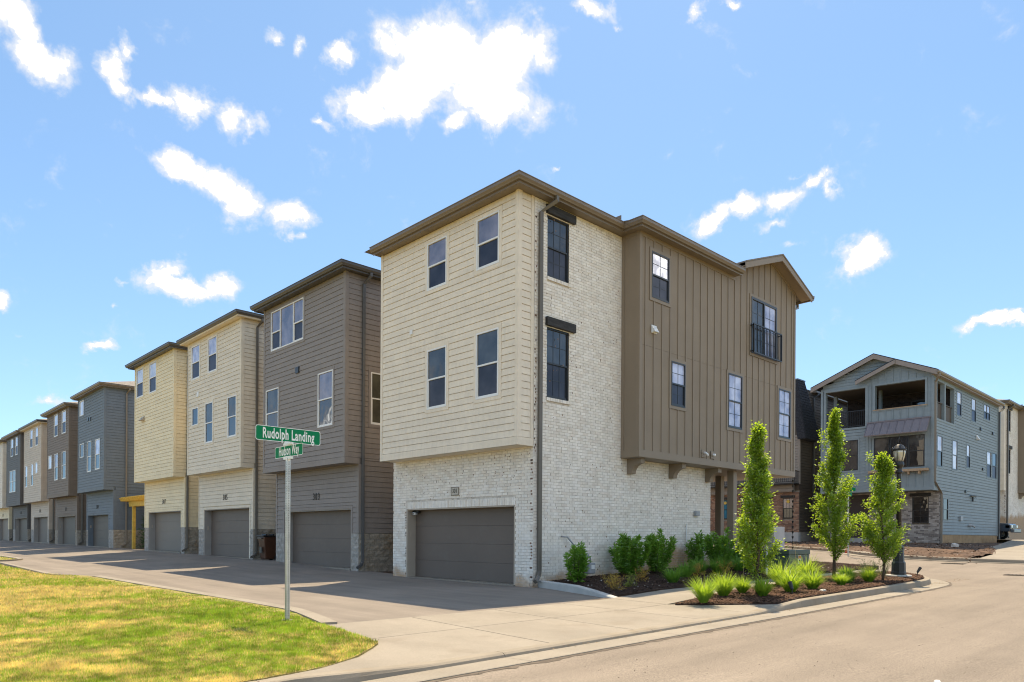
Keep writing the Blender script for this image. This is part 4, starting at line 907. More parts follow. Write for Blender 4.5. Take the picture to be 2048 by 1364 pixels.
def mansard_house():
    hs = thing('townhouse', 'dark townhouse with black shingled mansard and brown brick base, seen under the corner house', 'house', (32.5, 8, 1.2))
    XF, Y0, Y1 = 32.5, 7.94, 20.5; ms = M['bark']
    MB().box(XF+.11, 44, Y0+.03, Y1, .3, 4.4).build('lower_wall', M['mortartan'], hs)
    MB().box(XF+.03, 44, Y0+.03, Y1, 4.41, 11.1).build('upper_wall', ms, hs)
    col = MB(); lap_siding(hs, 'y', Y0, 32.62, 44, 1.7, 11.0, [], ms, False, col, gap=.016); col.build('siding', ms, hs, 'stuff')
    col = MB(); lap_siding(hs, 'x', XF-.25, Y0+.3, Y1, 4.35, 4.75, [], M['stonegrey'], False, col); lap_siding(hs, 'x', XF, Y0+.1, Y1, 4.8, 8, [], ms, False, col, gap=.016); col.build('siding', M['stonegrey'], hs, 'stuff')
    MB().box(XF-.23, XF+.02, Y0+.3, Y1, 4.3, 4.78).build('balcony_beam', M['stonegrey'], hs)
    MB().box(XF-.7, XF+.02, Y0-.0, Y1, 4.78, 4.86).build('balcony_deck', M['iron'], hs)
    ws = [(12.88, 13.6, 2.58, 3.95), (11.3, 12.0, 2.6, 3.95), (9.8, 10.5, 2.6, 3.95), (8.33, 9.05, 2.58, 3.92)]
    bricks(hs, 'x', XF, Y0, Y1, 1.68, 4.3, [(a, b, c-.08, d) for a, b, c, d in ws], RED, mortar=M['mortartan'])
    for i, (a, b, c, d) in enumerate(ws):
        w = window(hs, 'x', XF, a, b, c, d, M['black'], up=('teal', 'glass', 'glass', 'glassup')[i], low=('teal', 'glassdk', 'glassdk', 'glassdk')[i], base=-.05, muntin=(3, 1))
        MB().fb('x', XF, -.05, .06, a-.12, b+.12, d+.01, d+.17).build('lintel', M['beam'], hs)
        if i in (0, 3):
            MB().tube([(XF+.03, (a+b)/2, d-.22), (XF+.02, (a+b)/2, d-.22)], .11, 16).build('sticker', M['pine'], w)
    MB().fb('x', XF, -.2, .12, Y0-.02, Y1, .3, 1.68).build('foundation', M['stucco'], hs)
    rl = MB(); rl.fb('x', XF, .64, .68, Y0, Y1, 5.6, 5.65); rl.fb('x', XF, .64, .68, Y0, Y1, 4.92, 4.96); rl.box(XF-.68, XF, Y0-.0, Y0+.04, 5.6, 5.65); ro = rl.build('balcony_railing', M['iron'], hs)
    for i in range(92): u = Y0+.02+i*.13; MB().fb('x', XF, .65, .67, u, u+.02, 4.961, 5.599).build('baluster', M['iron'], ro)
    for i in range(6): MB().box(XF-.62+i*.12, XF-.6+i*.12, Y0+.01, Y0+.03, 4.87, 5.599).build('baluster', M['iron'], ro)
    # mansard faces -Y over the front bay
    sb = MB(); n = 22; rnd = random.Random(4)
    for i in range(n):
        za = 7.7+(11.5-7.7)*i/n; zb = 7.7+(11.5-7.7)*(i+1)/n; ya = Y0-.55+.55*i/n; yb = Y0-.55+.55*(i+1)/n
        xr = 34.5-1.35*i/n; x = 32.1; k = 0
        x -= .2*(i % 2)
        while x < xr:
            x1 = min(x+.4, xr); xa = max(x, 32.1)
            if x1-xa > .05: MB().add([(xa+.006, ya-.035, za), (x1-.006, ya-.035, za), (x1-.006, yb-.008, zb+.02), (xa+.006, yb-.008, zb+.02), (xa+.006, ya, za), (x1-.006, ya, za), (x1-.006, yb+.02, zb+.02), (xa+.006, yb+.02, zb+.02)], [(0, 1, 2, 3), (0, 4, 5, 1), (0, 3, 7, 4), (1, 5, 6, 2), (3, 2, 6, 7)]).build('shingle', M['shingledk'], hs)
            x += .4
    MB().prism([(32.12, Y0-.55, 7.68), (34.5, Y0-.55, 7.68), (33.15, Y0, 11.5), (32.12, Y0, 11.5)], (0, .5, 0)).build('mansard', M['shingledk'], hs)
    MB().box(32.1, 33.2, Y0-.06, Y0+.5, 11.5, 11.58).build('roof_cap', M['pipegrey'], hs)
    MB().box(XF-.02, XF+.14, Y0-.04, Y0+.1, 4.8, 7.7).build('corner_board', M['stonegrey'], hs)
    MB().box(34.3, 44, Y0-.32, Y1+.3, 10.95, 11.15).build('roof', M['gutter'], hs)
    downspout(hs, [(34.6, Y0-.3, 10.95), (34.6, Y0-.3, 10.8), (34.45, Y0-.08, 10.6), (34.45, Y0-.08, 1.35)], M['pipegrey'], .055)
mansard_house()

# ------------------------------------------------------------------ ground heights
def clamp(v, a=0., b=1.): return np.minimum(np.maximum(v, a), b)
def ramp(x, y): return clamp((x-12)/12)*(.15+.027*np.maximum(0, y+7))
def S(x, y): return -.15+.011*(x+9)+ramp(x, y)                      # street
def T(x, y): return np.where(x < -2, 0., np.where(x < 1, .09*(x+2)/3, .09+.011*(x-1)))+ramp(x, y)    # pavement level
HY = ([-10, 0, 5.7, 14.5, 23, 31, 43, 70, 120], [0, 0, .02, .25, .33, .40, .46, .58, .7])
def A(x, y): return np.interp(y, *HY)*(.12+.88*clamp((x+7.2)/7.2))-.0*y      # alley
def Ld(x, y):
    t = clamp((-y-4.3)/2.3)*clamp((x+14)/2.0)+clamp((-y-5.2)/1.4)*(1-clamp((x+14)/2.0)); return Ld0(x, y)*(1-t)+(S(x, y)+kh(x)+.012)*t
def Ld0(x, y): return A(x, y)+.03+.03*np.sin(x*.9)*np.sin(y*.7)*clamp((-8.3-x)/2)-.02*clamp((-x-9)/4)
def Bed(x, y): return T(x, y)+.05+clamp((x-.5)/5)*.13*clamp((y+3.4)/3.2)
def kh(x): return .055+.09*clamp((x+1.2)/2.0)+.08*clamp((-8.4-x)/1.6)      # kerb above the gutter: dropped across the alley mouth
def H_apron(x, y):
    t = clamp((-y-3.6)/2.9); return T(x, y)*(1-t)+(S(x, y)+kh(x)-.012)*t
def sheet(name, poly, zf, m, res=.5, kind='structure', parent=None, dz=0, noise=0, label=None, skirt=0):
    """convex plan polygon cut into a grid and laid on the height function"""
    bm = bmesh.new(); vs = [bm.verts.new((p[0], p[1], 0)) for p in poly]; bm.faces.new(vs)
    xs = [p[0] for p in poly]; ys = [p[1] for p in poly]
    for k, (a, b) in enumerate(((min(xs), max(xs)), (min(ys), max(ys)))):
        t = math.floor(a/res)*res+res
        while t < b:
            co = (t, 0, 0) if k == 0 else (0, t, 0); no = (1, 0, 0) if k == 0 else (0, 1, 0)
            bmesh.ops.bisect_plane(bm, geom=bm.verts[:]+bm.edges[:]+bm.faces[:], plane_co=co, plane_no=no, dist=1e-5); t += res
    for v in bm.verts: v.co.z = float(zf(v.co.x, v.co.y))+dz+(random.uniform(-noise, noise) if noise else 0)
    bm.normal_update()
    for f in bm.faces:
        if f.normal.z < 0: f.normal_flip()
    if skirt:
        e = bmesh.ops.extrude_edge_only(bm, edges=[q for q in bm.edges if q.is_boundary])
        for v in [g_ for g_ in e['geom'] if isinstance(g_, bmesh.types.BMVert)]: v.co.z -= skirt
    me = bpy.data.meshes.new(name); bm.to_mesh(me); bm.free(); me.materials.append(m)
    off = root_loc(parent); me.transform(Matrix.Translation(-off))
    o = link(name, me, parent)
    if parent is None: o['kind'] = kind
    return o
def struct(o): 
    o['kind'] = 'structure'; return o
def ribbon(name, line, prof, zf, m, parent=None, closed=False, bevel=0):
    """plan polyline (outward on its right) with a cross section (d, dz) riding on zf"""
    mb = MB(); n = len(line); k = len(prof); vs = []; fs = []
    for i, p in enumerate(line):
        a, b = line[max(i-1, 0)], line[min(i+1, n-1)]; dx, dy = b[0]-a[0], b[1]-a[1]; l = math.hypot(dx, dy); nx, ny = dy/l, -dx/l
        zb = float(zf(p[0], p[1]))
        for (d, z) in prof: vs.append((p[0]+nx*d, p[1]+ny*d, zb+z))
    for i in range(n-1):
        for j in range(k): fs.append((i*k+j, i*k+(j+1) % k, (i+1)*k+(j+1) % k, (i+1)*k+j))
    fs.append(tuple(range(k))[::-1]); fs.append(tuple((n-1)*k+j for j in range(k)))
    mb.add(vs, fs); return mb.build(name, m, parent, bevel=bevel)
def dens(line, step=.6):
    out = [line[0]]
    for a, b in zip(line, line[1:]):
        n = max(1, int(math.hypot(b[0]-a[0], b[1]-a[1])/step))
        out += [(a[0]+(b[0]-a[0])*i/n, a[1]+(b[1]-a[1])*i/n) for i in range(1, n+1)]
    return out
def smooth(line, it=3):
    for _ in range(it):
        o = [line[0]]
        for a, b in zip(line, line[1:]): o += [(a[0]*.75+b[0]*.25, a[1]*.75+b[1]*.25), (a[0]*.25+b[0]*.75, a[1]*.25+b[1]*.75)]
        o.append(line[-1]); line = o
    return line
gr = MB(); gr.add([(-1500, -1500, -.9), (1500, -1500, -.9), (1500, 1500, -.9), (-1500, 1500, -.9)], [(0, 1, 2, 3)]); struct(gr.build('ground', M['ground']))
sheet('street', [(-60, -17.6), (13, -17.6), (13, -3), (-60, -3)], S, M['street'], 1.0)
sheet('side_street', [(13, -17.6), (34, -17.6), (34, 40), (13, 40)], S, M['street'], 1.0)
sheet('alley', [(-9.2, -3.62), (-1.2, -3.62), (.45, .2), (.45, 110), (-9.2, 110)], A, M['asphalt'], .8)
sheet('side_alley', [(-60, 23.7), (-9.2, 23.7), (-9.2, 26.2), (-60, 26.2)], A, M['asphalt'], .8)
sheet('yard', [(.46, 3), (15, 3), (15, 110), (.46, 110)], lambda x, y: A(-.5+0*x, y), M['soil'], 2.0, dz=-.03)
sheet('back_yard', [(3, .0), (14.5, .0), (14.5, 2.99), (3, 2.99)], Bed, M['soil'], 1.0, dz=-.06)
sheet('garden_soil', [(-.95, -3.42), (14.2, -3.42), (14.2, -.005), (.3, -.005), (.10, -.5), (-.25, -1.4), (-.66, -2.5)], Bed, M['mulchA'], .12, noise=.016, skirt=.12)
# bed between pavement and street, ending in a point towards the alley
CURBL = smooth([(-10.4, -6.66), (-8, -6.66), (-1, -6.66), (3, -6.64), (7.4, -6.6), (9.4, -6.45), (11.2, -5.5), (12.3, -3.6), (13.0, 0), (13.5, 12), (14, 30)], 3)
def curb_y(x): 
    q = [p for p in CURBL if p[0] < 12]; return float(np.interp(x, [p[0] for p in q], [p[1] for p in q]))
bedpoly = [(-1.35, -5.2), (-.1, -6.63)]+[(p[0], p[1]+.02) for p in CURBL if p[0] > .1 and p[1] < -4.3][::3]+[(9.5, -4.1), (2, -4.75)]
def BedK(x, y):
    w = clamp((x+.4)/1.6); return H_apron(x, y)*(1-w)+T(x, y)*w
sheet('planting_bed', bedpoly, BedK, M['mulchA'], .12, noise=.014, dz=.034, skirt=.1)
# sidewalk and apron slabs
walk = bpy.data.objects.new('sidewalk', None); COL.objects.link(walk); walk['kind'] = 'structure'
def slab(poly, dz=.012, thick=.1):
    cx = sum(p[0] for p in poly)/len(poly); cy = sum(p[1] for p in poly)/len(poly)
    poly = [(p[0]+(cx-p[0])*.004/max(.1, math.hypot(cx-p[0], cy-p[1]))*2.6, p[1]+(cy-p[1])*.004/max(.1, math.hypot(cx-p[0], cy-p[1]))*2.6) for p in poly]
    o = sheet('slab', poly, H_apron, M['conc'], .6, parent=walk, dz=dz, skirt=.06)
    return o
xs = [-8.05, -6.4, -4.6, -2.8, -1.35, .9, 3.1, 5.3, 7.5, 9.6]
for a, b in zip(xs, xs[1:]):
    if b < -1.2:
        slab([(a if a > -8 else -8.05, -3.6), (b, -3.6), (b, -5.0), (a if a > -8 else -8.15, -5.0)])
        slab([(a if a > -8 else -8.4, -5.0), (b, -5.0), (b, -6.655), (a if a > -8 else -10.3, -6.655)])
    else:
        ya = -3.40; yl = lambda x: -5.0 if x < -1 else -5.0+(x+1.35)*.08
        slab([(a, ya if a > -1 else -3.6), (b, ya), (b, yl(b)), (a, yl(a))])
slab([(-1.35, -5.0), (-1.2, -5.35), (-.08, -6.655), (-1.35, -6.655)])
slab([(9.6, -3.4), (12.6, -3.4), (12.6, -4.2), (9.6, -4.2)])
sheet('slab_bed', [(-9.3, -3.3), (12.5, -3.3), (12.5, -4.2), (9, -5.0), (.0, -6.6), (-10.2, -6.6)], H_apron, M['joint'], .5, dz=-.012)
# kerb and gutter along the street
kerb = bpy.data.objects.new('kerb', None); COL.objects.link(kerb); kerb['kind'] = 'structure'
def kerb_run(line, a, b):
    pts = [p for p in line if a-1e-6 <= p[0] <= b+1e-6]
    mb = MB(); vs = []; fs = []; k = 7
    for i, p in enumerate(pts):
        q, r = pts[max(i-1, 0)], pts[min(i+1, len(pts)-1)]; dx, dy = r[0]-q[0], r[1]-q[1]; l = math.hypot(dx, dy); nx, ny = dy/l, -dx/l
        z = float(S(p[0], p[1])); h = float(kh(p[0]))
        for (d, dz) in ((-.0, -.1), (.16, -.1), (.16, .006), (.15, .012+h*.4), (.135, h-.012), (.115, h), (.0, h+.004)): vs.append((p[0]+nx*d, p[1]+ny*d, z+dz))
    for i in range(len(pts)-1):
        for j in range(k): fs.append((i*k+j, i*k+(j+1) % k, (i+1)*k+(j+1) % k, (i+1)*k+j))
    fs.append(tuple(range(k))[::-1]); fs.append(tuple((len(pts)-1)*k+j for j in range(k))); mb.add(vs, fs); mb.build('kerb_stone', M['curb'], kerb)
    g = MB(); vs = []; fs = []
    for i, p in enumerate(pts):
        q, r = pts[max(i-1, 0)], pts[min(i+1, len(pts)-1)]; dx, dy = r[0]-q[0], r[1]-q[1]; l = math.hypot(dx, dy); nx, ny = dy/l, -dx/l
        z = float(S(p[0], p[1]))
        for (d, dz) in ((.162, -.1), (.60, -.1), (.605, .012), (.59, .018), (.162, .004)): vs.append((p[0]+nx*d, p[1]+ny*d, z+dz))
    k = 5
    for i in range(len(pts)-1):
        for j in range(k): fs.append((i*k+j, i*k+(j+1) % k, (i+1)*k+(j+1) % k, (i+1)*k+j))
    fs.append(tuple(range(k))[::-1]); fs.append(tuple((len(pts)-1)*k+j for j in range(k))); g.add(vs, fs); g.build('gutter_slab', M['conc'], kerb)
line = dens(CURBL, .35)
line = [(-40+i, -6.66) for i in range(30)]+[p for p in line if p[0] > -10.4]
cutx = [-40, -30, -20, -10.35, -7.35, -4.35, -1.35, .6, 3.0, 6.2, 9.3, 20]
for a, b in zip(cutx, cutx[1:]): 
    seg = [p for p in line if a < p[0] < b]
    y = lambda x: float(np.interp(x, [p[0] for p in line], [p[1] for p in line]))
    seg = ([(a+.004, y(a+.004))] if a > -40 else [])+[p for p in seg if a+.02 < p[0] < b-.02]+([(b-.004, y(b-.004))] if b < 14 else [])
    kerb_run(seg, -99, 99)
# rough dark edge of the asphalt against the gutter
rag = MB(); rnd = random.Random(8); ln = [(-12+i*.09, -7.27) for i in range(0)]
pts = dens([p for p in line if -14 < p[0]], .10); vs = []; fs = []
for i, p in enumerate(pts):
    q, r = pts[max(i-1, 0)], pts[min(i+1, len(pts)-1)]; dx, dy = r[0]-q[0], r[1]-q[1]; l = math.hypot(dx, dy) or 1; nx, ny = dy/l, -dx/l; z = float(S(p[0], p[1]))+.004
    wd = .06+.06*rnd.random()*(1.4 if rnd.random() < .3 else .6)
    vs += [(p[0]+nx*.600, p[1]+ny*.600, z), (p[0]+nx*(.600+wd), p[1]+ny*(.600+wd), z)]
    if i: fs.append((2*i-2, 2*i-1, 2*i+1, 2*i))
rag.add(vs, fs); o = rag.build('gutter_joint', M['joint'], kerb, 'stuff')
# opposite kerb at the bottom right corner of the view
far = [(-16+i*.8, -11.72) for i in range(60)]
ribbon('gutter', [(x, y) for x, y in far], [(0, -.1), (.5, -.1), (.5, .010), (0, .014)], S, M['conc'])['kind'] = 'structure'
ribbon('kerb', [(x, y-.5) for x, y in far], [(.002, -.1), (.17, -.1), (.17, .14), (.03, .14), (.002, .02)], S, M['curb'])['kind'] = 'structure'
sheet('verge', [(-60, -40), (40, -40), (40, -14.2), (-60, -14.2)], S, M['turfbase'], 3, dz=.10)
sheet('sidewalk', [(-60, -14.19), (40, -14.19), (40, -12.41), (-60, -12.41)], S, M['conc'], 3, dz=.125)
# grey kerb from the corner of the house down to the pavement
E_ = smooth([(.22, .1), (.02, -.5), (-.35, -1.4), (-.75, -2.5), (-1.22, -3.62)], 2)
mb = MB(); vs = []; fs = []
for i, p in enumerate(E_):
    q, r = E_[max(i-1, 0)], E_[min(i+1, len(E_)-1)]; dx, dy = r[0]-q[0], r[1]-q[1]; l = math.hypot(dx, dy); nx, ny = dy/l, -dx/l
    h = .165*float(clamp((p[1]+3.75)/1.9))**.8+.012
    for (d, z) in ((-.15, -.1), (.0, -.1), (0, h-.02), (-.02, h), (-.15, h)): vs.append((p[0]+nx*d, p[1]+ny*d, z+.0))
n = len(E_)
for i in range(n-1):
    for j in range(5): fs.append((i*5+j, i*5+(j+1) % 5, (i+1)*5+(j+1) % 5, (i+1)*5+j))
fs.append((4, 3, 2, 1, 0)); fs.append(tuple((n-1)*5+j for j in range(5)))
mb.add(vs, fs); struct(mb.build('driveway_kerb', M['curbgrey']))
# lawn and its flush concrete border
LAWN = [(-7.42, 11.0), (-7.42, -1.2), (-7.55, -2.0), (-7.85, -3.0), (-8.05, -3.7), (-8.2, -5.4), (-8.9, -6.05), (-9.75, -6.5), (-10.4, -6.65)]
bl = smooth([(-7.40, 11.2), (-7.40, -1.0), (-7.54, -1.9), (-7.80, -2.9), (-7.99, -3.58)], 2)
ribbon('lawn_border', dens(bl, .5), [(-.0, -.06), (0.0, .044), (-.24, .046), (-.24, -.06)], A, M['conc'])['kind'] = 'structure'
ribbon('lawn_border', dens([(-7.9, 23.4), (-8.25, 13.3), (-8.2, 12.2)], .5), [(0, -.06), (0, .07), (-.2, .06), (-.2, -.06)], A, M['conc'])['kind'] = 'structure'
ribbon('lawn_border', dens(smooth([(-30, 26.35), (-7.6, 26.35), (-6.5, 26.8), (-6.3, 28), (-6.4, 50)], 2), .5), [(0, -.06), (0, .07), (-.2, .06), (-.2, -.06)], A, M['conc'])['kind'] = 'structure'
lawn_polys = [[(-40, -6.66), (-10.3, -6.66), (-9.6, -6.45), (-8.85, -6.0), (-8.2, -5.4), (-8.05, -3.8), (-8.0, -3.4), (-40, -3.4)], [(-40, -3.4), (-8.0, -3.4), (-7.62, -2.1), (-7.42, -1.0), (-7.42, 11.6), (-8.3, 13.1), (-8.08, 23.5), (-40, 23.5)], [(-40, 26.5), (-7.7, 26.5), (-6.6, 27.2), (-6.5, 50), (-40, 50)]]
for p in lawn_polys: sheet('lawn', p, Ld, M['turfbase'], .5, dz=.0, noise=.008, skirt=.12)
# dirt, far kerb and pavement in front of the blue house
FK = smooth([(23.4, -16), (22.3, -8), (21.5, -5), (21.45, -2), (22.2, 0), (23.6, 1.4), (25.2, 4.4), (27.5, 9), (32, 18)], 2)
ribbon('far_kerb', dens(FK, .6), [(-.45, -.2), (.0, -.2), (.52, -.2), (.52, .15), (.03, .155), (.0, .13), (-.01, .015), (-.45, .012)], S, M['conc'])['kind'] = 'structure'
def Dirt(x, y):
    d = np.interp(y, [-16, -8, -5, -2, 0, 1.4, 4.4, 9, 18], [23.4, 22.3, 21.5, 21.45, 22.2, 23.6, 25.2, 27.5, 32]); t = clamp((x-d-.1)/(30.5-d))
    top = np.interp(y, [-9, -4, -.5, 6, 14], [.62, .85, 1.05, 1.05, 1.1]); b = S(d+0*x, y)+.125
    cut = .16*clamp((np.interp(x, [21.9, 26, 34, 46.5], [-4.6, -4.25, -2.4, -.9])+.1-y)/.25)
    return -cut+b+(top-b)*t**.75+.05*np.sin(x*2.1+y)*np.sin(y*1.7)*np.minimum(1, t*4)*(1-t)
def dirt_sheet():
    bm = bmesh.new(); n, m_ = 60, 70; g = []
    for j in range(m_+1):
        y = -4.3+(22+4.3)*j/m_; d = float(np.interp(y, [-16, -8, -5, -2, 0, 1.4, 4.4, 9, 18], [23.4, 22.3, 21.5, 21.45, 22.2, 23.6, 25.2, 27.5, 32]))+.14
        row = []
        for i in range(n+1):
            x = d+(48-d)*(i/n)**1.3; row.append(bm.verts.new((x, y, float(Dirt(x, y))+random.uniform(-.03, .03)*min(1, i/3))))
        g.append(row)
    for j in range(m_):
        for i in range(n): bm.faces.new((g[j][i], g[j][i+1], g[j+1][i+1], g[j+1][i]))
    me = bpy.data.meshes.new('dirt_mound'); bm.to_mesh(me); bm.free(); me.materials.append(M['dirt']); struct(link('dirt_mound', me))
dirt_sheet()
sheet('far_pavement', [(22.6, -12), (56, -12), (56, -.9), (46.5, -.9), (34, -2.4), (26, -4.25), (21.9, -4.6)], lambda x, y: np.interp(x, [22, 30, 46, 60], [.44, .70, 1.27, 1.3])+.0*y, M['conc'], 1.0, dz=.04, skirt=.4)
sheet('far_lot', [(45.5, -.89), (70, -.89), (70, 12), (45.5, 12)], lambda x, y: 1.27+0*x, M['conc'], 3.0)
sheet('far_lot', [(56.1, -12), (90, -12), (90, -.9), (56.1, -.9)], lambda x, y: 1.3+0*x, M['ground'], 5.0)

# ------------------------------------------------------------------ lawn blades, mulch chips, litter
def vnoise(x, y, s, seed=0):
    g = np.random.default_rng(seed).random((64, 64)); x = x/s; y = y/s
    xi = np.floor(x).astype(int); yi = np.floor(y).astype(int); fx = x-xi; fy = y-yi; fx = fx*fx*(3-2*fx); fy = fy*fy*(3-2*fy)
    h = lambda a, b: g[a % 64, b % 64]
    return (h(xi, yi)*(1-fx)+h(xi+1, yi)*fx)*(1-fy)+(h(xi, yi+1)*(1-fx)+h(xi+1, yi+1)*fx)*fy
def fbm(x, y, s, seed=0): return (vnoise(x, y, s, seed)+.5*vnoise(x, y, s/2.1, seed+1)+.25*vnoise(x, y, s/4.3, seed+2))/1.75
def inpoly(x, y, poly):
    r = np.zeros(len(x), bool); n = len(poly)
    for i in range(n):
        (x1, y1), (x2, y2) = poly[i], poly[(i+1) % n]
        c = ((y1 > y) != (y2 > y)); xx = (x2-x1)*(y-y1)/((y2-y1) or 1e-9)+x1; r ^= c & (x < xx)
    return r
def lawn_blades():
    P = []; fx, fy = fwd.x, fwd.y; rx, ry = rgt.x, rgt.y
    N = 900000
    dep = 1/RNG.uniform(1/48., 1/5.2, N)             # even over the picture: fewer per square metre farther off
    lat = RNG.uniform(-.80, .10, N)*dep
    dep = dep+RNG.uniform(-.03, .03, N)*dep
    x = EYE.x+fx*dep+rx*lat; y = EYE.y+fy*dep+ry*lat
    k = np.zeros(N, bool)
    for p in lawn_polys: k |= inpoly(x, y, p)
    x, y, dep = x[k], y[k], dep[k]; n = len(x)
    # straw in the open middle, fresh green along the edges and in patches
    edge = np.minimum(np.abs(x+7.5), 9)
    g = fbm(x, y, 2.6, 3); g2 = fbm(x, y, .55, 9)
    dry = clamp((g-.5)*2.0+.92+(g2-.5)*1.5+(fbm(x, y, .22, 50)-.5)*1.0-.62*np.exp(-edge/.9)-.42*clamp((-4.6-y)/1.3)-.42*np.exp(-((x+9.2)**2+(y+2.2)**2)/6.), .04, .97)
    dry = np.where(RNG.random(n) < dry, 1., 0.)*.85+.15*RNG.random(n)
    green = np.stack([RNG.uniform(.22, .36, n), RNG.uniform(.38, .52, n), RNG.uniform(.015, .04, n)], 1)
    straw = np.stack([RNG.uniform(.74, .95, n), RNG.uniform(.58, .74, n), RNG.uniform(.22, .34, n)], 1)
    col = green*(1-dry[:, None])+straw*dry[:, None]
    dk = .4*fbm(x, y, .3, 20)+.6*vnoise(x, y, .10, 24); col *= (.26+1.25*dk)[:, None]
    sc_ = np.clip(dep/9, .8, 3.2)
    hgt = RNG.uniform(.022, .055, n)*(.25+.75*clamp((edge-.05)/.7))*(.55+.5*fbm(x, y, .8, 31)+.6*fbm(x, y, .1, 33))*np.clip(sc_, .9, 1.5); wid = RNG.uniform(.003, .0052, n)*sc_
    az = RNG.uniform(0, 2*np.pi, n); lean = RNG.uniform(.1, 1.15, n)*(.7+.5*dry); la = RNG.uniform(0, 2*np.pi, n)
    z = Ld(x, y)-.004
    b = np.stack([x, y, z], 1); side = np.stack([np.cos(az), np.sin(az), 0*az], 1)*wid[:, None]
    tip = b+np.stack([np.cos(la)*np.sin(lean), np.sin(la)*np.sin(lean), np.cos(lean)], 1)*hgt[:, None]
    V = np.empty((n, 3, 3), np.float32); V[:, 0] = b-side; V[:, 1] = b+side; V[:, 2] = tip
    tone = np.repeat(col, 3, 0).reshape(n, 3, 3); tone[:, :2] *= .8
    o = np_obj('grass', V.reshape(-1, 3), np.arange(3*n).reshape(n, 3), M['turf'], None, 'stuff', tone.reshape(-1, 3))
    o['label'] = 'patchy turf, part fresh green and part straw coloured'
lawn_blades()
def chips(name, poly, zf, n, m, size=(.012, .05), lift=.0, label=None, kind='stuff'):
    xs = [p[0] for p in poly]; ys = [p[1] for p in poly]
    x = RNG.uniform(min(xs), max(xs), n); y = RNG.uniform(min(ys), max(ys), n); k = inpoly(x, y, poly); x, y = x[k], y[k]; n = len(x)
    L_ = RNG.uniform(size[0], size[1], n); w = L_*RNG.uniform(.25, .6, n); az = RNG.uniform(0, 2*np.pi, n); ti = RNG.uniform(-.5, .5, n)
    d = np.stack([np.cos(az)*np.cos(ti), np.sin(az)*np.cos(ti), np.sin(ti)], 1); s = np.stack([-np.sin(az), np.cos(az), RNG.uniform(-.5, .5, n)], 1); s /= np.linalg.norm(s, axis=1)[:, None]
    nn = np.cross(d, s); c = np.stack([x, y, zf(x, y)+lift+RNG.uniform(0, .02, n)], 1)
    d = d*L_[:, None]/2; s = s*w[:, None]/2; nn = nn*(w*.3)[:, None]
    V = np.stack([c-d-s, c+d-s, c+d+s, c-d+s, c-d*.8-s*.8+nn, c+d*.8-s*.8+nn, c+d*.8+s*.8+nn, c-d*.8+s*.8+nn], 1)
    F = np.array([(4, 5, 6, 7), (0, 1, 5, 4), (1, 2, 6, 5), (2, 3, 7, 6), (3, 0, 4, 7)])
    F = (F[None]+8*np.arange(n)[:, None, None]).reshape(-1, 4)
    o = np_obj(name, V.reshape(-1, 3), F, m, None, kind); o['label'] = label; return o
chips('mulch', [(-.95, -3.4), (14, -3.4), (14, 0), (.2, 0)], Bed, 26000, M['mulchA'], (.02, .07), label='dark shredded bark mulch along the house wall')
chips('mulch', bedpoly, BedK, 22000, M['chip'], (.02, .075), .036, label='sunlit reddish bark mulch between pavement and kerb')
chips('litter', [(-.8, -3.3), (12, -3.3), (12, -.3), (0, -.3)], Bed, 130, M['rock'], (.02, .055), .02, label='scattered pale chips of stone on the dark mulch')
chips('litter', [(-7, -6.4), (12, -6.4), (12, -6.9), (-7, -6.9)], lambda x, y: S(x, y)+.01, 900, M['litter'], (.008, .03), 0, label='dry leaf crumbs caught in the gutter')
chips('gravel', [(-30, -7.3), (20, -7.3), (20, -11.2), (-30, -11.2)], lambda x, y: S(x, y)-.006, 3500, M['joint'], (.006, .018), 0, label='loose grit on the sandy street')
chips('gravel', [(20, -5), (34, -4), (34, 8), (24, 8)], lambda x, y: Dirt(x, y), 2200, M['dirt'], (.04, .14), 0, label='clods of earth on the mound by the blue house')
chips('gravel', [(22, -4), (34, -3), (34, 6), (24, 6)], lambda x, y: Dirt(x, y), 60, M['rock'], (.04, .10), .02, label='pale stones on the mound by the blue house')

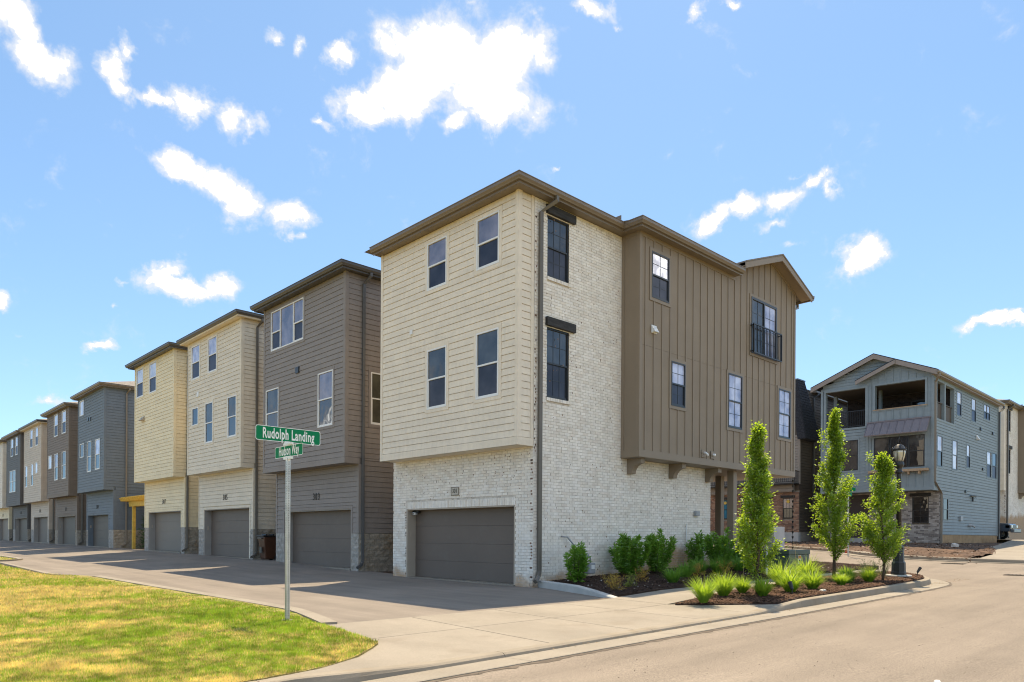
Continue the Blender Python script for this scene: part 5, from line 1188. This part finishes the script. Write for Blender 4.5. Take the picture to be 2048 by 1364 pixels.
# ------------------------------------------------------------------ plants
def leaf_mesh(name, P, D, size, ratio, m, parent, fold=.25, kind=None):
    """folded four point leaves at P pointing along D"""
    n = len(P); D = D/np.linalg.norm(D, axis=1)[:, None]; up = np.tile([0, 0, 1.], (n, 1))+RNG.normal(0, .55, (n, 3))
    s = np.cross(D, up); s /= np.linalg.norm(s, axis=1)[:, None]+1e-9; nn = np.cross(s, D)
    L_ = size[:, None]; w = L_*ratio
    mid = P+D*L_*.48
    V = np.stack([P, mid-s*w/2+nn*w*fold, P+D*L_-nn*L_*.10, mid+s*w/2+nn*w*fold], 1)
    F = (np.array([(0, 1, 2), (0, 2, 3)])[None]+4*np.arange(n)[:, None, None]).reshape(-1, 3)
    return np_obj(name, V.reshape(-1, 3), F, m, parent, kind)
def unit(a): return a/np.linalg.norm(a, axis=-1, keepdims=True)
def column_tree(base, H, W, label, seed, clear=.09, sprig=None, profile=None, n_leaf=6500):
    rg = np.random.default_rng(seed); x, y, z = base
    t = thing('hornbeam_tree', label, 'tree', base, 'columnar trees in the kerbside bed')
    mb = MB(); pts = [(x, y, z-.05)]; r = [.045*H/4]
    for i in range(1, 9): pts.append((x+rg.normal(0, .014)*i**.5, y+rg.normal(0, .014)*i**.5, z+H*.93*i/8)); r.append(.04*H/4*(1-i/8.6))
    mb.tube(pts, r, 8); mb.build('trunk', M['bark2'], t, smooth=True)
    prof = profile or [(0, .30), (.08, .62), (.2, .95), (.3, 1.0), (.42, .86), (.55, .64), (.7, .50), (.85, .34), (.95, .18), (1, .05)]
    ph = [p[0] for p in prof]; pr = [p[1] for p in prof]
    lim = MB(); LP = []; LD = []
    nb = 74; 
    for k in range(nb):
        h0 = clear+(1-clear)*.88*((k+rg.random())/nb); az = rg.uniform(0, 2*np.pi)
        rise = rg.uniform(.10, .22)*(1-.35*h0); h1 = min(.995, h0+rise); rad = W/2*np.interp((h1-clear)/(1-clear), ph, pr)*rg.uniform(.6, 1.14)
        c0 = np.array([x, y, z+H*h0]); c2 = np.array([x+math.cos(az)*rad, y+math.sin(az)*rad, z+H*h1]); c1 = np.array([x+math.cos(az)*rad*.62, y+math.sin(az)*rad*.62, z+H*(h0+rise*.38)])
        u = np.linspace(0, 1, 6)[:, None]; q = (1-u)**2*c0+2*u*(1-u)*c1+u*u*c2
        lim.tube(q, [.011*(1-.8*i/5) for i in range(6)], 4)
        nl = int(n_leaf/nb*rg.uniform(.55, 1.35)); u = (rg.random(nl)**.6)[:, None]; q = (1-u)**2*c0+2*u*(1-u)*c1+u*u*c2
        sp = .024+.068*u*rg.random((nl, 1))*(.5+.6*(1-h0)); off = rg.normal(0, 1, (nl, 3))*sp; off[:, 2] *= .8
        LP.append(q+off); LD.append(unit(off+np.array([math.cos(az)*.05, math.sin(az)*.05, .05])+rg.normal(0, .05, (nl, 3))))
    if sprig is not None:
        for (dx, dy, hz, rr, nl) in sprig:
            c = np.array([x+dx, y+dy, z+H*hz]); off = rg.normal(0, 1, (nl, 3))*rr*np.array([.7, .7, 1.3]); LP.append(c+off); LD.append(unit(off+rg.normal(0, .03, (nl, 3)))); lim.tube([(x, y, z+H*(hz-.22)), tuple(c)], [.008, .003], 4)
    lim.build('limb', M['bark2'], t)
    P = np.concatenate(LP); D = np.concatenate(LD); D[:, 2] -= .1
    leaf_mesh('crown', P, D, rg.uniform(.045, .072, len(P)), .62, M['leaf'], t, kind='stuff'); return t
def zT(x, y): return float(T(x, y))+.05
RX = np.array([rgt.x, rgt.y])          # sideways as seen from the street
column_tree((.83, -5.75, zT(.83, -5.75)), 3.55, .80, 'columnar tree with full bright green crown, nearest the brown house wall', 1, n_leaf=13500)
column_tree((6.97, -4.8, zT(6.97, -4.8)), 4.66, 1.12, 'tallest columnar tree, with a thin leaning top, in front of the blue house porch', 2, sprig=[(-.30*RX[0], -.30*RX[1], .815, .09, 150), (-.44*RX[0], -.44*RX[1], .585, .07, 90)], profile=[(0, .35), (.1, .75), (.25, .95), (.38, 1.0), (.5, .9), (.6, .66), (.7, .42), (.85, .24), (1, .06)], n_leaf=16000)
column_tree((7.04, -6.04, zT(7.04, -6.04)), 3.35, 1.12, 'columnar tree with a broad middle, beside the black lamp post', 3, sprig=[(-.36*RX[0], -.36*RX[1], .97, .05, 60)], profile=[(0, .3), (.1, .6), (.3, .96), (.45, 1.0), (.6, .82), (.75, .6), (.88, .38), (1, .1)], n_leaf=13000, clear=.11)
def laurel(base, H, W, label, seed, n=900, mt='laurel', narrow=False, size=(.10, .165)):
    rg = np.random.default_rng(seed); x, y, z = base; t = thing('laurel_shrub', label, 'shrub', base, 'evergreen shrubs along the brick wall')
    st = MB(); P = []; D = []; ns = 16 if not narrow else 11
    for k in range(ns):
        az = rg.uniform(0, 2*np.pi); rad = W/2*math.sqrt(rg.random())*.86; hh = H*rg.uniform(.72, 1.0)*(1-.35*(rad/(W/2))**2*(1 if not narrow else 1.6))
        q0 = np.array([x+math.cos(az)*rad*.3, y+math.sin(az)*rad*.3, z]); q1 = np.array([x+math.cos(az)*rad, y+math.sin(az)*rad, z+hh*.95]); qm = (q0+q1)/2+np.array([math.cos(az), math.sin(az), 0])*rad*.22
        u = np.linspace(0, 1, 5)[:, None]; q = (1-u)**2*q0+2*u*(1-u)*qm+u*u*q1; st.tube(q, [.009, .008, .006, .004, .002], 4)
        nl = int(n/ns); u = rg.uniform(.08, 1, nl)[:, None]; q = (1-u)**2*q0+2*u*(1-u)*qm+u*u*q1; a = rg.uniform(0, 2*np.pi, nl); e = rg.uniform(-.25, .9, nl)+.35*u[:, 0]
        d = np.stack([np.cos(a)*np.cos(e), np.sin(a)*np.cos(e), np.sin(e)], 1); P.append(q+d*.012+rg.normal(0, .02, (nl, 3))*(1-u)); D.append(d)
    st.build('stem', M['bark2'], t); P = np.concatenate(P); leaf_mesh('foliage', P, np.concatenate(D), rg.uniform(*size, len(P)), .31, M[mt], t, .3, 'stuff'); return t
def bed(x, y): return (x, y, float(Bed(x, y)))
def low_shrub(base, H, W, label, seed, mt='nandina', n=520, group='low bronze shrubs in the wall bed', name='nandina_shrub', size=(.022, .045), ratio=.42):
    rg = np.random.default_rng(seed); x, y, z = base; t = thing(name, label, 'shrub', base, group); st = MB(); P = []; D = []
    for k in range(14):
        az = rg.uniform(0, 2*np.pi); e = rg.uniform(.35, 1.4); l = H*rg.uniform(.7, 1.05)/max(.5, math.sin(e)) if e > .6 else W*.5
        l = min(l, H*1.05/max(.4, math.sin(e))); tip = np.array([x+math.cos(az)*math.cos(e)*min(l, W*.7), y+math.sin(az)*math.cos(e)*min(l, W*.7), z+math.sin(e)*l*.95]); b = np.array([x, y, z])
        st.tube([b, (b+tip)/2+np.array([0, 0, .02]), tip], [.004, .003, .0015], 4); nl = n//14; u = rg.uniform(.3, 1.0, nl)[:, None]; q = b+(tip-b)*u+rg.normal(0, .028, (nl, 3)); P.append(q); D.append(unit(rg.normal(0, 1, (nl, 3))+np.array([0, 0, .5])))
    st.build('stem', M['bark2'], t); P = np.concatenate(P); leaf_mesh('foliage', P, np.concatenate(D), rg.uniform(*size, len(P)), ratio, M[mt], t, .2, 'stuff'); return t
def tussock(base, H, W, label, seed, mt='grassb', n=430, group='ornamental grasses in the kerbside bed', wd=(.004, .009)):
    rg = np.random.default_rng(seed); x, y, z = base; t = thing('ornamental_grass', label, 'grass plant', base, group)
    V = []; F = []; az = rg.uniform(0, 2*np.pi, n); e0 = rg.uniform(.85, 1.52, n); L_ = H*rg.uniform(.6, 1.2, n); droop = rg.uniform(.2, 1.25, n)*(W/H); w = rg.uniform(*wd, n); r = .10*W/.6*np.sqrt(rg.random(n)); seg = 5
    p = np.stack([x+np.cos(az)*r, y+np.sin(az)*r, np.full(n, z-.01)], 1); side = np.stack([-np.sin(az), np.cos(az), 0*az], 1); rows = []
    tw = rg.normal(0, .25, n)
    for i in range(seg+1):
        f = (1-(i/seg)**2.2)*(1 if i < seg else .0); rows.append((p-side*(w*f)[:, None], p+side*(w*f)[:, None]))
        e = e0-droop*(i/seg)**1.3*1.35; a2 = az+tw*i/seg; p = p+np.stack([np.cos(a2)*np.cos(e), np.sin(a2)*np.cos(e), np.sin(e)], 1)*(L_/seg)[:, None]
    V = np.stack([q for rw in rows for q in rw], 1); k = 2*(seg+1)
    F = np.array([(2*i, 2*i+1, 2*i+3, 2*i+2) for i in range(seg)]); F = (F[None]+k*np.arange(n)[:, None, None]).reshape(-1, 4)
    np_obj('blades', V.reshape(-1, 3), F, M[mt], t, 'stuff'); return t
laurel(bed(.62, -.95), 1.28, .74, 'slim pointed laurel in front of the gas meter pipe', 11, 1300, narrow=True)
laurel(bed(3.09, -.72), 1.32, 1.42, 'broad dark laurel, left half of the clipped pair against the white brick', 12, 3000)
laurel(bed(4.3, -.76), 1.32, 1.35, 'laurel with a loose right side, right half of the pair against the white brick', 13, 2400)
laurel(bed(6.6, -.62), 1.45, .8, 'narrow upright laurel between the wall bed and the porch corner', 14, 1400, narrow=True)
laurel(bed(7.6, -.98), 1.42, 1.35, 'round dark laurel in front of the porch columns', 15, 3000)
laurel(bed(8.5, -1.2), .8, .8, 'low dark laurel behind the leaning stake, right of the porch columns', 16, 1100)
for i, (x, y, H, W, mt, lb) in enumerate(((0.05, -2.5, .40, .44, 'nandina', 'yellow green nandina, leftmost of the low shrubs'), (-.38, -3.0, .40, .44, 'nandina', 'orange tipped nandina nearest the pavement'), (.61, -2.63, .34, .36, 'nandinag', 'small green nandina behind the orange one'), (1.71, -2.15, .42, .48, 'nandina', 'bronze nandina at the foot of the clipped laurels'), (4.48, -2.07, .40, .55, 'nandina', 'bronze nandina behind the first bright grass tuft'), (5.58, -2.28, .40, .5, 'nandina', 'bronze nandina right of the dark grasses'))):
    low_shrub(bed(x, y), H, W, lb, 30+i, mt)
for i, (x, y, H, W, lb) in enumerate(((2.3, -2.7, .50, .58, 'dark grass tuft, nearest the clipped laurels'), (3.96, -2.0, .50, .58, 'dark grass tuft left of the narrow laurel'), (5.3, -1.6, .55, .65, 'dark grass tuft at the foot of the narrow laurel'), (5.95, -1.83, .60, .75, 'dark grass tuft in front of the round laurel'), (7.35, -1.73, .6, .75, 'dark grass tuft by the leaning stake'))):
    tussock(bed(x, y), H, W, lb, 50+i, 'grassd', 380, 'shaded grasses in the wall bed')
BG = [(-1.02, -5.62, .62, .50, 'bright grass tuft at the pointed end of the bed'), (.18, -5.35, .62, .52, 'bright grass tuft, second from the pointed end of the bed'), (.62, -5.98, .50, .44, 'grass tuft at the foot of the first columnar tree'), (.95, -5.35, .46, .40, 'small grass tuft just behind the first columnar tree'), (1.85, -5.98, .66, .66, 'widest bright grass tuft, over a small landscape light'), (3.0, -5.95, .60, .58, 'bright grass tuft between the widest tuft and the small low one'), (3.5, -5.0, .82, .85, 'bright grass tuft in front of the green cabinet'), (4.6, -5.95, .40, .46, 'low bright grass tuft before the tallest tree'), (5.5, -5.75, .50, .46, 'darker grass tuft at the foot of the tallest tree'), (6.2, -6.0, .52, .55, 'bright grass tuft left of the broad columnar tree'), (5.7, -4.6, .85, .85, 'tall bright grass tuft at the right corner of the green cabinet'), (7.4, -4.95, .42, .5, 'grass tuft behind the tallest tree')]
for i, (x, y, H, W, lb) in enumerate(BG): tussock((x, y, zT(x, y)), H*.86, W*.86, lb, 70+i, 'grassb' if i != 8 else 'grassd', 460)
low_shrub((7.2, -5.55, zT(7.2, -5.55)), .38, .5, 'small green shrub left of the lamp post trees', 90, 'nandinag', 480, 'low green shrubs by the lamp post', 'green_shrub')
low_shrub((7.9, -5.75, zT(7.9, -5.75)), .52, .55, 'dark juniper at the foot of the broad columnar tree', 91, 'juniper', 900, 'low green shrubs by the lamp post', 'juniper_shrub', (.03, .06), .16)
low_shrub((8.9, -5.0, zT(8.9, -5)), .5, .55, 'dark juniper behind the lamp post', 92, 'juniper', 900, 'low green shrubs by the lamp post', 'juniper_shrub', (.03, .06), .16)
for (x, y, H, lb, sd) in ((5.2, -3.05, .95, 'dry flower stalk left of the first columnar tree', 1), (4.4, -4.9, .98, 'dry flower stalk before the green cabinet', 2)):
    z = float(Bed(x, y)) if y > -3.4 else zT(x, y); t = thing('flower_stalk', lb, 'plant', (x, y, z), 'dry flower stalks'); MB().tube([(x, y, z), (x+.02, y, z+H*.6), (x, y, z+H*.85)], .005, 5).build('stem', M['stalk'], t)
    P = np.random.default_rng(sd).normal(0, 1, (60, 3))*np.array([.05, .05, .045])+np.array([x, y, z+H*.93]); leaf_mesh('seed_head', P, unit(P-np.array([x, y, z+H*.8])), np.full(60, .03), .3, M['stalk'], t, kind='stuff')
# evergreen behind the pergola
t = thing('evergreen_tree', 'dark pointed evergreen behind the yellow pergola', 'tree', (2.2, 35.6, .4)); rg = np.random.default_rng(5)
MB().tube([(2.2, 35.6, .3), (2.2, 35.6, 4.2)], [.08, .01], 8).build('trunk', M['bark2'], t)
n = 7000; h = rg.random(n); rr = 1.15*(1-h)**.7*rg.random(n)**.45*(.75+.5*rg.random(n)); a = rg.uniform(0, 2*np.pi, n); P = np.stack([2.2+np.cos(a)*rr, 35.6+np.sin(a)*rr, .45+h*4.0], 1); D = np.stack([np.cos(a), np.sin(a), rg.uniform(-.2, .7, n)], 1); leaf_mesh('crown', P, D, rg.uniform(.08, .2, n), .3, M['juniper'], t, kind='stuff')
t = thing('weed', 'broad leaved weed in the turf near the bottom left', 'weed', (-13.35+.9, -5.2, 0)); 
wx, wy = -11.45, -6.25; wz = float(Ld(wx, wy)); t.location = (wx, wy, wz); P = np.tile([wx, wy, wz], (9, 1)); a = np.arange(9)*2.4; leaf_mesh('leaf', P, np.stack([np.cos(a), np.sin(a), .6+.5*np.sin(a*3)], 1), np.full(9, .11), .3, M['laurel'], t)

# ------------------------------------------------------------------ street furniture and utilities
def street_sign():
    x, y, z = -8.18, -2.91, float(Ld(-8.18, -2.91)); t = thing('street_sign', 'street sign post with green Rudolph Landing and Hudson Way blades on the lawn corner', 'street sign', (x, y, z))
    p = MB(); w = .029; p.box(x-w, x+w, y-w, y+w, z-.1, 2.47); p.build('post', M['steel2'], t, bevel=.006)
    hb = MB(); zz = z+.08
    while zz < 2.4: 
        for (a, b) in ((1, 0), (0, 1)): 
            hb.tube([(x-a*(w-.004), y-b*(w-.004), zz), (x-a*(w+.0012), y-b*(w+.0012), zz)], .0062, 8)
        zz += .0254
    hb.build('post_hole', M['hole'], t, 'stuff')
    MB().lathe([(.10, -.03), (.09, .012), (.03, .018)], 12, (x, y, z)).build('footing', M['curbgrey'], t)
    def blade(ax, c, u0, u1, z0, z1, txt, size, sx, cen, zc):
        b = MB(); 
        pts = []; r = .03
        for (cu, cz, a0) in ((u1-r, z1-r, 0), (u0+r, z1-r, 90), (u0+r, z0+r, 180), (u1-r, z0+r, 270)):
            for k in range(5): a = R(a0+k*22.5); pts.append((cu+r*math.cos(a), cz+r*math.sin(a)))
        f = (lambda o, u, q: (c-o, u, q)) if ax == 'x' else (lambda o, u, q: (u, c-o, q))
        b.prism([f(-.001, *q) for q in pts], Vector(f(.0015, 0, 0))-Vector(f(-.001, 0, 0))); o = b.build('sign_blade', M['green'], t)
        e = MB()
        inner = [((q[0]-(u0+u1)/2)*(1-.016/(u1-u0))+(u0+u1)/2, (q[1]-(z0+z1)/2)*(1-.016/(z1-z0))+(z0+z1)/2) for q in pts]
        n = len(pts)
        e.add([f(.0022, *q) for q in pts]+[f(.0022, *q) for q in inner], [(i, (i+1) % n, n+(i+1) % n, n+i) for i in range(n)]); e.build('border', M['signwhite'], o)
        ce = (c-.0028, cen, zc) if ax == 'x' else (cen, c-.0028, zc)
        text_part(txt, 'lettering', M['signwhite'], o, size, ce, ax, sx, .0006, bold=.0048, space=1.10); return o
    blade('y', y, x-.51, x+.53, 2.705, 2.925, 'Rudolph Landing', .215, .52, x+.01, 2.812)
    blade('x', x, y-.46, y+.43, 2.49, 2.665, 'Hudson Way', .195, .57, y-.02, 2.583)
    b = MB(); b.box(x-.06, x+.06, y-.008, y+.014, 2.655, 2.72); b.box(x-.014, x+.014, y-.14, y+.14, 2.668, 2.70); b.box(x-.02, x+.02, y-.12, y+.12, 2.455, 2.50); b.lathe([(.034, 2.43), (.034, 2.50)], 12, (x, y, 0)); b.build('bracket', M['signwhite'], t)
street_sign()
def lamp_post():
    x, y = 9.12, -5.75; z = zT(9.12, -5.75)-.02; t = thing('lamp_post', 'black lamp post with glass acorn lantern at the street corner', 'lamp post', (x, y, z))
    MB().lathe([(.34, -.05), (.34, .05), (.32, .07)], 16, (x, y, z)).build('footing', M['curbgrey'], t)
    MB().lathe([(.20, .06), (.20, .14), (.185, .16), (.18, .42), (.15, .45), (.13, .80), (.145, .82), (.145, .86), (.10, .90), (.085, .93)], 8, (x, y, z), twist=.5).build('base', M['iron'], t)
    MB().lathe([(.075, .9), (.06, 3.0), (.06, 3.02)], 20, (x, y, z)).build('pole', M['iron'], t, smooth=True)
    c = MB().lathe([(.062, 2.96), (.10, 2.99), (.10, 3.03), (.075, 3.05), (.085, 3.14), (.115, 3.18), (.125, 3.22), (.12, 3.30), (.105, 3.31)], 16, (x, y, z)).build('collar', M['iron'], t, smooth=True)
    l = MB().lathe([(.10, 3.31), (.145, 3.45), (.165, 3.58), (.168, 3.63)], 16, (x, y, z)).build('lantern_glass', M['lantern'], t, smooth=True)
    MB().lathe([(.07, 3.32), (.085, 3.42), (.08, 3.5)], 12, (x, y, z)).build('diffuser', M['amber'], l)
    rb = MB()
    for k in range(6):
        a = k*math.pi/3; rb.tube([(x+r*math.cos(a), y+r*math.sin(a), z+h) for r, h in ((.105, 3.31), (.152, 3.45), (.172, 3.58), (.176, 3.63))], .008, 5)
    rb.build('cage', M['iron'], t)
    MB().lathe([(.18, 3.625), (.19, 3.64), (.19, 3.66), (.15, 3.70), (.12, 3.76), (.07, 3.80), (.05, 3.81)], 16, (x, y, z)).build('cap', M['iron'], t, smooth=True)
    f = MB()
    for k in range(6):
        a = k*math.pi/3+.3; f.tube([(x+r*math.cos(a), y+r*math.sin(a), z+h) for r, h in ((.19, 3.66), (.205, 3.70), (.18, 3.71))], .012, 5)
    for k in range(4):
        a = k*math.pi/2; f.tube([(x+r*math.cos(a), y+r*math.sin(a), z+h) for r, h in ((.06, 3.80), (.075, 3.86), (.045, 3.93), (.0, 3.95))], .008, 5)
    f.lathe([(.02, 3.95), (.028, 3.97), (.01, 4.0), (.006, 4.06), (.001, 4.09)], 8, (x, y, z)); f.build('finial', M['iron'], t)
lamp_post()
def cabinet():
    x0, y0 = 7.36, -3.32; z = float(Bed(x0, y0))-.02; t = thing('utility_cabinet', 'dark green utility cabinet with an orange warning label behind the grasses', 'utility box', (x0, y0, z))
    MB().box(x0-.05, x0+1.45, y0-.05, y0+1.1, z-.1, z+.06).build('pad', M['curbgrey'], t); MB().box(x0, x0+1.4, y0, y0+1.05, z+.06, z+.62).build('body', M['transf'], t, bevel=.012)
    MB().box(x0-.015, x0+1.415, y0-.015, y0+1.065, z+.622, z+.76).build('lid', M['transf'], t, bevel=.012)
    lb = MB().fb('y', y0, .0005, .003, x0+.62, x0+.82, z+.34, z+.60).build('warning_label', M['white'], t); MB().fb('y', y0, .0035, .005, x0+.63, x0+.81, z+.50, z+.59).build('label_header', M['warn'], lb)
    MB().fb('y', y0, .0035, .005, x0+.66, x0+.78, z+.37, z+.47).build('label_symbol', M['number'], lb)
cabinet()
def gas_meter():
    x, y = 1.75, -.16; z = float(Bed(x, y)); t = thing('gas_meter', 'grey gas meter with a slanting pipe on the white brick wall', 'gas meter', (x, y, z)); p = MB()
    p.tube([(x, y, z-.05), (x, y, z+.60)], .024, 10); p.tube([(x-.02, y, z+.60), (x+.06, y, z+.62), (x+.34, y, z+.58), (x+.36, y, z+.42)], .024, 10); p.tube([(x+.02, y, z+.62), (x-.62, y-.02, z+1.12), (x-.68, y+.15, z+1.14)], .022, 10); p.build('pipe', M['meter'], t, smooth=True)
    MB().tube([(x+.08, y-.02, z+.62), (x+.08, y-.13, z+.62)], [.09, .07], 14).build('regulator', M['meter'], t, smooth=True)
    m = MB().box(x+.16, x+.42, y-.14, y+.06, z+.12, z+.42).build('meter_body', M['meter'], t, bevel=.03); MB().box(x+.22, x+.36, y-.155, y-.142, z+.25, z+.36).build('meter_dial', M['white'], m)
    MB().box(x+.06, x+.14, y-.05, y+.04, z+.5, z+.6).build('valve', M['meter'], t)
gas_meter()
def bin_():
    x, y = .35, 15.92; z = .26; t = thing('wheeled_bin', 'brown wheeled bin with a black lid in the gap beside house 305', 'trash bin', (x, y, z))
    q = lambda w, d, h: [(x-d, y-w, z+h), (x+d, y-w, z+h), (x+d, y+w, z+h), (x-d, y+w, z+h)]
    MB().add(q(.24, .26, .05)+q(.31, .36, .98), [(0, 3, 2, 1), (4, 5, 6, 7), (0, 1, 5, 4), (1, 2, 6, 5), (2, 3, 7, 6), (3, 0, 4, 7)]).build('body', M['bin'], t, bevel=.03)
    l = MB(); l.box(x-.40, x+.38, y-.34, y+.34, .982+z, 1.03+z); l.tube([(x-.2, y-.2, z+1.05), (x-.2, y+.2, z+1.05)], .05, 8); l.tube([(x+.1, y-.2, z+1.05), (x+.1, y+.2, z+1.05)], .05, 8); l.build('lid', M['binlid'], t, bevel=.015)
    for s in (-1, 1): MB().tube([(x+.22, y+s*.25, z+.1), (x+.22, y+s*.31, z+.1)], .11, 14).build('wheel', M['tyre'], t)
    MB().box(x-.44, x-.385, y-.22, y+.22, z+.90, z+.94).build('handle', M['binlid'], t); MB().box(x-.375, x-.352, y-.1, y+.1, z+.30, z+.55).build('bar_pocket', M['binlid'], t)
bin_()
def pergola():
    x, y, z = .9, 36.05, .42; t = thing('pergola', 'yellow timber pergola between houses 307 and 309', 'pergola', (x, y, z))
    for yy in (y, y-4.2): MB().box(x-.09, x+.09, yy-.09, yy+.09, z-.1, z+2.75).build('post', M['pine'], t, bevel=.01)
    for dx in (-.16, .12): MB().prism([(x+dx, y+.55, z+2.93), (x+dx, y+.4, z+2.62), (x+dx, y-4.8, z+2.62), (x+dx, y-4.8, z+2.93)], (.05, 0, 0)).build('beam', M['pine'], t)
    for i in range(13): yy = y+.35-i*.4; MB().prism([(x-.75, yy, z+3.14), (x-.65, yy, z+2.935), (x+.75, yy, z+2.935), (x+.85, yy, z+3.14)], (0, .045, 0)).build('rafter', M['pine'], t)
    for i in range(6): xx = x-.6+i*.25; MB().box(xx, xx+.04, y+.6, y-4.8, z+3.142, z+3.19).build('lath', M['pine'], t)
pergola()
def truck():
    x, z = 46.6, 1.29; yn = -.95; t = thing('pickup_truck', 'dark blue pickup truck nosing out behind the blue house', 'truck', (x, yn, z)); X0, X1 = x-.95, x+.95
    pr = [(yn+.12, .55), (yn+.1, .95), (yn+.25, 1.12), (yn+1.5, 1.2), (yn+1.75, 1.22), (yn+2.4, 1.78), (yn+3.6, 1.8), (yn+3.8, 1.25), (yn+5.5, 1.22), (yn+5.5, .5)]
    MB().prism([(X0, a, z+b) for a, b in pr], (1.9, 0, 0)).build('body', M['truck'], t, bevel=.06)
    MB().prism([(X0+.12, yn+1.85, z+1.27), (X0+.12, yn+2.42, z+1.75), (X0+.12, yn+3.5, z+1.75), (X0+.12, yn+3.5, z+1.27)], (-.13, 0, 0)).build('side_window', M['glassdk'], t)
    MB().box(X0-.04, X1+.04, yn-.12, yn+.12, z+.48, z+.72).build('bumper', M['grill'], t, bevel=.04); MB().box(X0+.5, X1-.5, yn+.06, yn+.12, z+.76, z+1.0).build('grille', M['black'], t)
    for s in (X0+.06, X1-.42): h = MB().box(s, s+.36, yn+.05, yn+.14, z+.80, z+1.0).build('headlight', M['lantern'], t, bevel=.02); MB().box(X0-.012, X0+.02, yn+.16, yn+.4, z+.80, z+.98).build('turn_signal', M['warn'], t)
    for yy in (yn+1.0, yn+4.4):
        for xx in (X0-.03, X1-.22): w = MB().tube([(xx, yy, z+.38), (xx+.25, yy, z+.38)], .38, 20).build('wheel', M['tyre'], t); MB().tube([(xx-.012, yy, z+.38), (xx+.05, yy, z+.38)], .21, 14).build('rim', M['steel2'], w)
    MB().box(X0-.2, X0-.02, yn+1.75, yn+1.85, z+1.2, z+1.42).build('mirror', M['black'], t)
truck()
# smaller things
def spot(x, y, z, lb, ang=.9):
    t = thing('landscape_light', lb, 'garden light', (x, y, z), 'small black landscape lights'); MB().tube([(x, y, z), (x, y, z+.12)], .012, 6).build('stake', M['iron'], t); MB().tube([(x, y, z+.10), (x+.10*math.cos(ang), y+.10*math.sin(ang), z+.24)], [.03, .045], 10).build('lamp_head', M['iron'], t)
spot(1.42, -6.22, zT(1.4, -6.2), 'small black landscape light at the foot of the widest bright grass'); spot(9.75, -6.05, zT(9.7, -6), 'small black landscape light right of the lamp post', -.6)
o = MB().tube([(6.75, -2.95, float(Bed(6.7, -2.9))), (6.95, -2.85, 1.1)], .03, 6).build('stake', M['stucco']); tag(o, 'leaning pale grey stake behind the first columnar tree', 'stake')
t = thing('rain_chain', 'black cup rain chain hanging from the right corner of the brown box', 'rain chain', (13.52, -.55, .3))
MB().tube([(13.52, -.55, 3.62), (13.52, -.55, .35)], .008, 5).build('chain', M['iron'], t)
for i in range(16): MB().lathe([(.012, 0), (.03, .03), (.045, .10)], 8, (13.52, -.55, .5+i*.195)).build('cup', M['iron'], t)
def plate(x, y, w, l, lb, n=9):
    z = float(S(x, y)); t = thing('drain_cover', lb, 'drain cover', (x, y, z), 'iron covers in the side street'); MB().box(x-w/2, x+w/2, y-l/2, y+l/2, z-.05, z+.012).build('frame', M['cover'], t)
    for i in range(n): yy = y-l/2+.05+(l-.1)*i/(n-1); MB().box(x-w/2+.05, x+w/2-.05, yy-.02, yy+.02, z+.013, z+.022).build('slat', M['cover'], t)
plate(14.8, -7.6, .62, .95, 'larger iron drain cover in the street beyond the lamp post corner'); plate(19.8, -4.3, .5, .8, 'small iron cover close to the far kerb')
o = MB().tube([(24.6, 2.0, float(S(24, 2))+.1), (24.0, 1.2, float(S(23.6, 1.2))+.08), (23.2, .6, float(S(22.8, .6))+.08), (23.5, 1.4, float(S(23, 1.4))+.1)], .09, 8).build('silt_sock', M['orange']); tag(o, 'red orange silt sock lying along the far kerb', 'silt sock')
def pebble(x, y, z, r, m, name, lb, cat):
    bm = bmesh.new(); bmesh.ops.create_icosphere(bm, subdivisions=2, radius=r)
    for v in bm.verts: v.co *= 1+random.uniform(-.2, .2); v.co.z *= .6
    me = bpy.data.meshes.new(name); bm.to_mesh(me); bm.free(); me.materials.append(m); o = link(name, me); o.location = (x, y, z+r*.4); tag(o, lb, cat)
pebble(28.6, -2.0, float(Dirt(28.6, -2.0)), .2, M['rock'], 'rock', 'pale rock on the dirt mound before the blue house', 'rock')
pebble(2.55, -6.38, zT(2.5, -6.35)-.02, .07, M['rock'], 'rock', 'flat pale rock by the kerb in the planting bed', 'rock')
pebble(-5.3, -10.85, float(S(-5.3, -10.8)), .035, M['white'], 'paper_scrap', 'crumpled white scrap near the opposite gutter', 'litter')
x, y = 13.3, 1.4; o = MB().box(x, x+.9, y-1.3, y+.6, .2, 1.75).build('board', M['stucco']); tag(o, 'pale board leaning beyond the porch columns', 'board')
t = thing('street_sign', 'small green street sign half hidden behind the tallest columnar tree', 'street sign', (21.5, .52, .6)); MB().tube([(21.5, .52, .4), (21.5, .52, 3.5)], .03, 6).build('post', M['steel2'], t); MB().box(21.2, 21.9, .51, .53, 3.3, 3.5).build('sign_blade', M['green'], t); MB().box(21.49, 21.51, .2, .85, 3.51, 3.68).build('sign_blade', M['green'], t)
